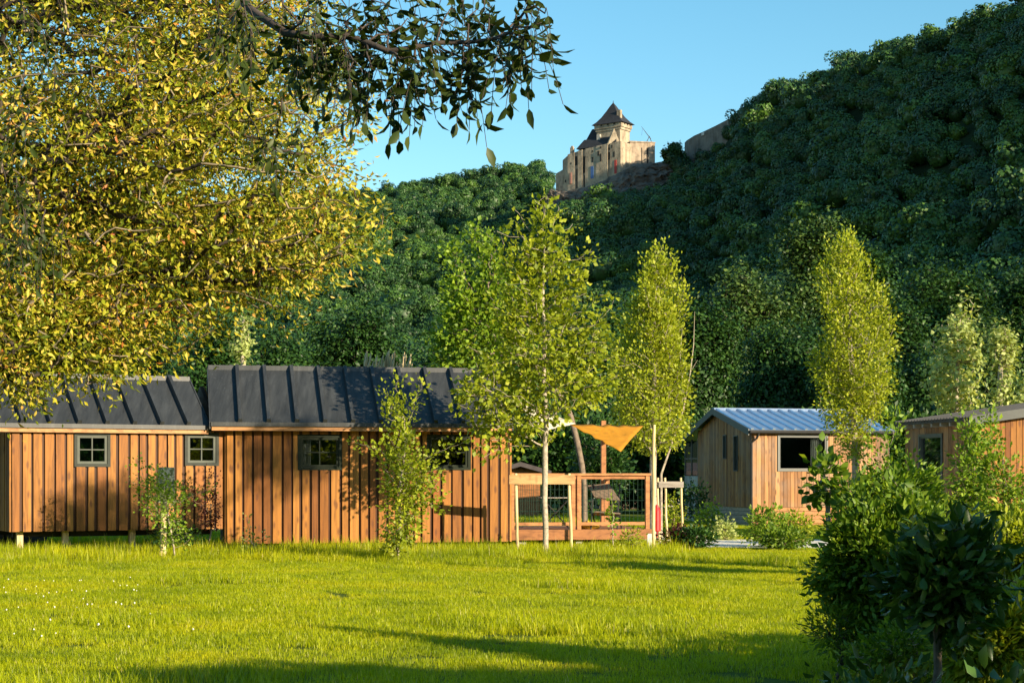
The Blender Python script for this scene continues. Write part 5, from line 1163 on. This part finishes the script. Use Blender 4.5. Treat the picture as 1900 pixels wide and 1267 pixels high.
# pale sunlit trees above the right cabin
bigtree('pale silvery-green sunlit tree above the left end of the right cabin roof', 1772, 552, 62, 56, 'pale', 730, n=190, nleaf=11, leaf=(.17, .13, .2), spread=.15, lobes=13, bark='bark_pale', group='pale trees at the right', peak=1.3, bottom=800)
bigtree('narrow pale yellow sunlit tree, second of the pale ones', 1860, 570, 24, 54, 'pale', 731, n=110, nleaf=13, leaf=(.14, .10, .2), spread=.15, lobes=5, bark='bark_pale', group='pale trees at the right', peak=2.2, bottom=800)
bigtree('pale tree cut by the right edge above the right cabin roof', 1905, 690, 26, 54, 'pale', 732, n=70, nleaf=12, leaf=(.14, .10, .2), spread=.15, lobes=4, bark='bark_pale', group='pale trees at the right', bottom=820)
bigtree('slender tree with pale bare trunk above the left end of the centre cabin roof', 450, 562, 20, 58, 'pale', 733, n=60, nleaf=9, leaf=(.14, .09, .2), spread=.14, lobes=4, bark='bark_pale', peak=2.2, bottom=690, group=None)
# plume grass above the roof ridge
def plume_grass():
    g = random.Random(5); b = MB(); Yp = 46.0
    for k in range(46):
        x = gx(720 + g.gauss(0, 12), Yp); top = at(min(768, max(676, 722 + g.gauss(0, 24))), g.uniform(648, 676), Yp); y = Yp + g.uniform(-.4, .4)
        b.tube([(x, y, 0), ((x * 2 + top.x) / 3, y, top.z * .55), (top.x, y, top.z - .35), (top.x + .02, y, top.z - .15), (top.x + .05, y, top.z)], [.011, .010, .018, .036, .004], 4, g.random(), cap=False)
    tag(b.build('plume_grass', leafmat('dry_plume', [(0, (.42, .32, .17)), (1, (.62, .50, .30))], .2), None, origin=(gx(720, Yp), Yp, 0)), 'tuft of tall tan plume grass sticking up behind the centre cabin roof', 'grass')
plume_grass()
# conical dark tree beside the castle
bigtree('dark rounded tree on the crest between castle and rampart', 1249, 264, 19, 806, 'mid', 740, bottom=312, n=160, nleaf=14, leaf=(1.3, 1.0, .2), spread=.8, lobes=4, group=None, zb=float(height(gx(1249, 806), 806)) - 2)
# trees standing behind the viewer on the right: they throw the shadow over the near lawn and the bushes
for k, (x_, y_, h_, r_) in enumerate([(8.4, 3.0, 4.0, 2.1), (11.3, 1.0, 3.5, 2.0), (14.4, 1.6, 3.7, 2.2), (5.3, 11.6, 1.15, .8), (6.6, 12.3, 1.5, .9), (5.0, -1.0, 5.2, 2.4)]):
    g = np.random.default_rng(950 + k)
    P = in_ell(g, (x_, y_, h_ * .56), (r_, r_ * .8, h_ * .46), 230, .3); P[:, 2] = np.clip(P[:, 2], .2, None)
    plant('hazel', ('nearest', 'second', 'third', 'fourth', 'fifth', 'leftmost')[k] + ' hazel tree of the row behind the viewer', 'tree', line((x_, y_, 0), (x_, y_, h_ * .7), 6), P, (.16, .13, .2), LM['mid'], M['bark'], 950 + k, nleaf=22, spread=.24, r0=.08, group='hazel row behind the viewer')
g = np.random.default_rng(955)  # unseen tree added, crown lobes placed to throw leaf shadow on the cabins
P = np.concatenate([in_ell(g, (10.4, 17.3, 8.2), (1.0, 1.0, .55), 60, .1), in_ell(g, (10.9, 17.6, 7.7), (.7, .7, .3), 16, .1), in_ell(g, (13.9, 18.5, 9.6), (.9, .9, .22), 24, .1), in_ell(g, (14.2, 18.4, 9.0), (.9, .8, .14), 14, .1)])
plant('shadow_tree', 'unseen tree added right of the lawn to throw leaf shadow on the cabin walls', 'tree', line((12.2, 17.6, 0), (12.3, 17.7, 7.4), 10, .03, 6), P, (.13, .10, .2), LM['fresh'], M['bark_pale'], 955, nleaf=24, spread=.18, r0=.07)
for k, (x_, y_) in enumerate([(10.3, 2.7), (12.7, 2.4), (15.3, 2.9), (17.6, 2.5)]):  # unseen trees, crowns flattened to throw a thin shadow strip on the lawn
    g = np.random.default_rng(960 + k); P = in_ell(g, (x_, y_, 4.42), (1.7, .7, .16), 90, .2)
    plant('shadow_strip_tree', ('first', 'second', 'third', 'fourth')[k] + ' unseen tree on the right, crown flattened to cast the lawn shadow strip', 'tree', line((x_, y_, 0), (x_, y_, 4.6), 6), P, (.16, .13, .2), LM['mid'], M['bark'], 960 + k, nleaf=20, spread=.09, r0=.06, group='unseen trees for the lawn shadow strip')
for k, (x_, y_, h_, r_) in enumerate([(-14, -22, 13, 6), (-3, -26, 14, 6), (8, -24, 12, 6), (-26, -18, 13, 6)]):  # trees added out of view so the window panes reflect dark foliage
    g = np.random.default_rng(970 + k)
    P = in_ell(g, (x_, y_, h_ * .55), (r_, r_, h_ * .5), 300, .5); P[:, 2] = np.clip(P[:, 2], .2, None)
    plant('reflection_tree', ('first', 'tallest', 'rightmost', 'leftmost')[k] + ' unseen tree added behind the viewer to darken window reflections', 'tree', line((x_, y_, 0), (x_, y_, h_ * .7), 6), P, (.5, .4, .2), LM['mid'], M['bark'], 970 + k, nleaf=20, spread=.6, r0=.3, group='unseen trees for dark window reflections')
g = np.random.default_rng(77); aa = np.radians(np.concatenate([np.arange(-80, 84, 2.1), np.arange(-80, 84, 2.6)])); rr2 = np.where(np.arange(len(aa)) % 2, 128, 138) + g.uniform(-5, 5, len(aa))  # ring of crowns added out of view to keep bright sky off the panes
scatter('reflected_tree_line', np.stack([np.sin(aa) * rr2, -np.cos(aa) * rr2, 0 * aa - 1.0], -1), g.uniform(1.2, 1.55, len(aa)), g.uniform(0, 6.28, len(aa)), g.integers(0, 8, len(aa)), crowns, 'unseen distant tree line added behind the viewer to darken window reflections')
# ------------------------------------------------------------------ grass
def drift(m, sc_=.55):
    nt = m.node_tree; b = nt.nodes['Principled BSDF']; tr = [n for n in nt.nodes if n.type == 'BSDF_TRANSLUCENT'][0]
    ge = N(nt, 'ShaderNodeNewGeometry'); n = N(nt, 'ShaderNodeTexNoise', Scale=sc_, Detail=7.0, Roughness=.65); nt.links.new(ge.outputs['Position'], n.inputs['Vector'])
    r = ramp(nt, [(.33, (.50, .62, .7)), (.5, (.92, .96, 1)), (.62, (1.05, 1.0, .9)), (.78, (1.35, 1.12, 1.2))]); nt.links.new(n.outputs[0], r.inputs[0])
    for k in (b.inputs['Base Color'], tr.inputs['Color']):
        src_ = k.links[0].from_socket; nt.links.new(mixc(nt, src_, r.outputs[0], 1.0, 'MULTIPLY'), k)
gm = leafmat('grass_blade', [(0, (.16, .20, .003)), (.3, (.34, .39, .004)), (.7, (.52, .55, .005)), (.93, (.60, .60, .02)), (1, (.66, .56, .20))], trans=.5, rough=.45, tcol=1.35, objvar=False)
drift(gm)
def grass_patch(seed, n, size, hmean, hvar, wid, lean=.5, seedheads=0):
    g = np.random.default_rng(seed); x = g.uniform(-size / 2, size / 2, n); y = g.uniform(-size / 2, size / 2, n)
    dens = np.sin(x * 5 + seed) * np.sin(y * 6 + 2 * seed); h = np.clip(g.normal(hmean, hvar, n) * (1 + .2 * dens), hmean * .3, None)
    a = g.random(n) * 6.283; ln = g.uniform(.1, lean, n) * h; dx, dy = np.cos(a), np.sin(a); px_, py_ = -dy, dx
    B = np.stack([x, y, 0 * x], -1); S = np.stack([px_, py_, 0 * px_], -1) * (wid * g.uniform(.6, 1.3, n))[:, None] * .5; Dv = np.stack([dx, dy, 0 * dx], -1)
    M1 = B + Dv * (ln * .35)[:, None] + np.array([0, 0, 1.]) * (h * .6)[:, None]; T1 = B + Dv * (ln * 1.0)[:, None] + np.array([0, 0, 1.]) * h[:, None]
    V = np.stack([B - S, B + S, M1 + S * .8, M1 - S * .8, T1], 1).reshape(-1, 3); i = np.arange(n)[:, None] * 5
    T_ = np.array([[0, 1, 2], [0, 2, 3], [3, 2, 4]]); Fc = (i[:, :, None] + T_[None]).reshape(-1, 3); R = np.repeat(np.clip(g.normal(.5, .24, n), 0, 1), 3)
    return np_mesh('grass_patch', V, Fc, gm, R, link=False)
short = [grass_patch(300 + k, 3000, 1.25, .042, .014, .006, .9) for k in range(5)]
mid_ = [grass_patch(310 + k, 1600, 1.25, .095, .035, .008, .8) for k in range(4)]
tall = [grass_patch(320 + k, 900, 1.25, .17, .07, .009, .5) for k in range(4)]
g = np.random.default_rng(8); P = []; ix = []; sc = []
y = 10.4
while y < 62:
    st = 1.0 if y < 40 else 1.25; half = .34 * y + 2.0; x = -half
    while x < half:
        xx, yy = x + g.uniform(-.2, .2), y + g.uniform(-.2, .2); pxx = CX + F * xx / yy
        edge = 32.2 - 2.2 * np.clip(-(xx + 6) / 4, 0, 1) + .8 * math.sin(xx * .9) + .4 * math.sin(xx * 2.3)
        onpath = False
        for (ax, ay), (bx_, by_) in zip(pp[:-1], pp[1:]):
            if ax <= xx < bx_: c_ = ay + (by_ - ay) * (xx - ax) / (bx_ - ax); onpath = c_ - .5 < yy < c_ + 5.3
        undercab = (-11 < xx < .1 and yy > 36.3 - (xx < -6) * 1.6 + 0.2 * xx * 0 and yy < 40) and not (xx > -6 and yy < 36.8)
        if not onpath and not undercab:
            if yy > edge: k = 2 if yy < 39 and not (-6.6 < xx < 2.6 and yy > 35.3) and xx < 3 else (1 if xx < 3 else 0)
            elif yy > edge - 1.2: k = 1
            else: k = 0
            if k == 0 and vnoise(xx, yy, 1.3) > .80: k = 1
            ix.append({0: g.integers(0, 5), 1: 5 + g.integers(0, 4), 2: 9 + g.integers(0, 4)}[k]); P.append((xx, yy, .004)); sc.append((.95 + .12 * g.normal()) * (1.0 if yy < 40 else 1.3))
        x += st
    y += st
scatter('grass', P, sc, g.uniform(0, 6.28, len(P)), ix, short + mid_ + tall, 'sunlit yellow-green lawn with taller uncut grass towards the cabins')
# clover flowers on the left of the lawn
fl = MB(); g = random.Random(6)
for k in range(45):
    y = g.uniform(16.5, 26); x = gx(g.uniform(-20, 420) * (.4 + .6 * g.random()), y); z_ = g.uniform(.05, .08); r_ = g.uniform(.008, .014)
    fl.add([(x + r_, y, z_), (x, y + r_, z_), (x - r_, y, z_), (x, y - r_, z_), (x, y, z_ + r_), (x, y, z_ - r_)], [(0, 1, 4), (1, 2, 4), (2, 3, 4), (3, 0, 4), (1, 0, 5), (2, 1, 5), (3, 2, 5), (0, 3, 5)])
kindof(fl.build('clover_flowers', plain('clover_white', (.75, .74, .68), .9)), 'stuff', 'tiny white clover flowers scattered over the left of the lawn')
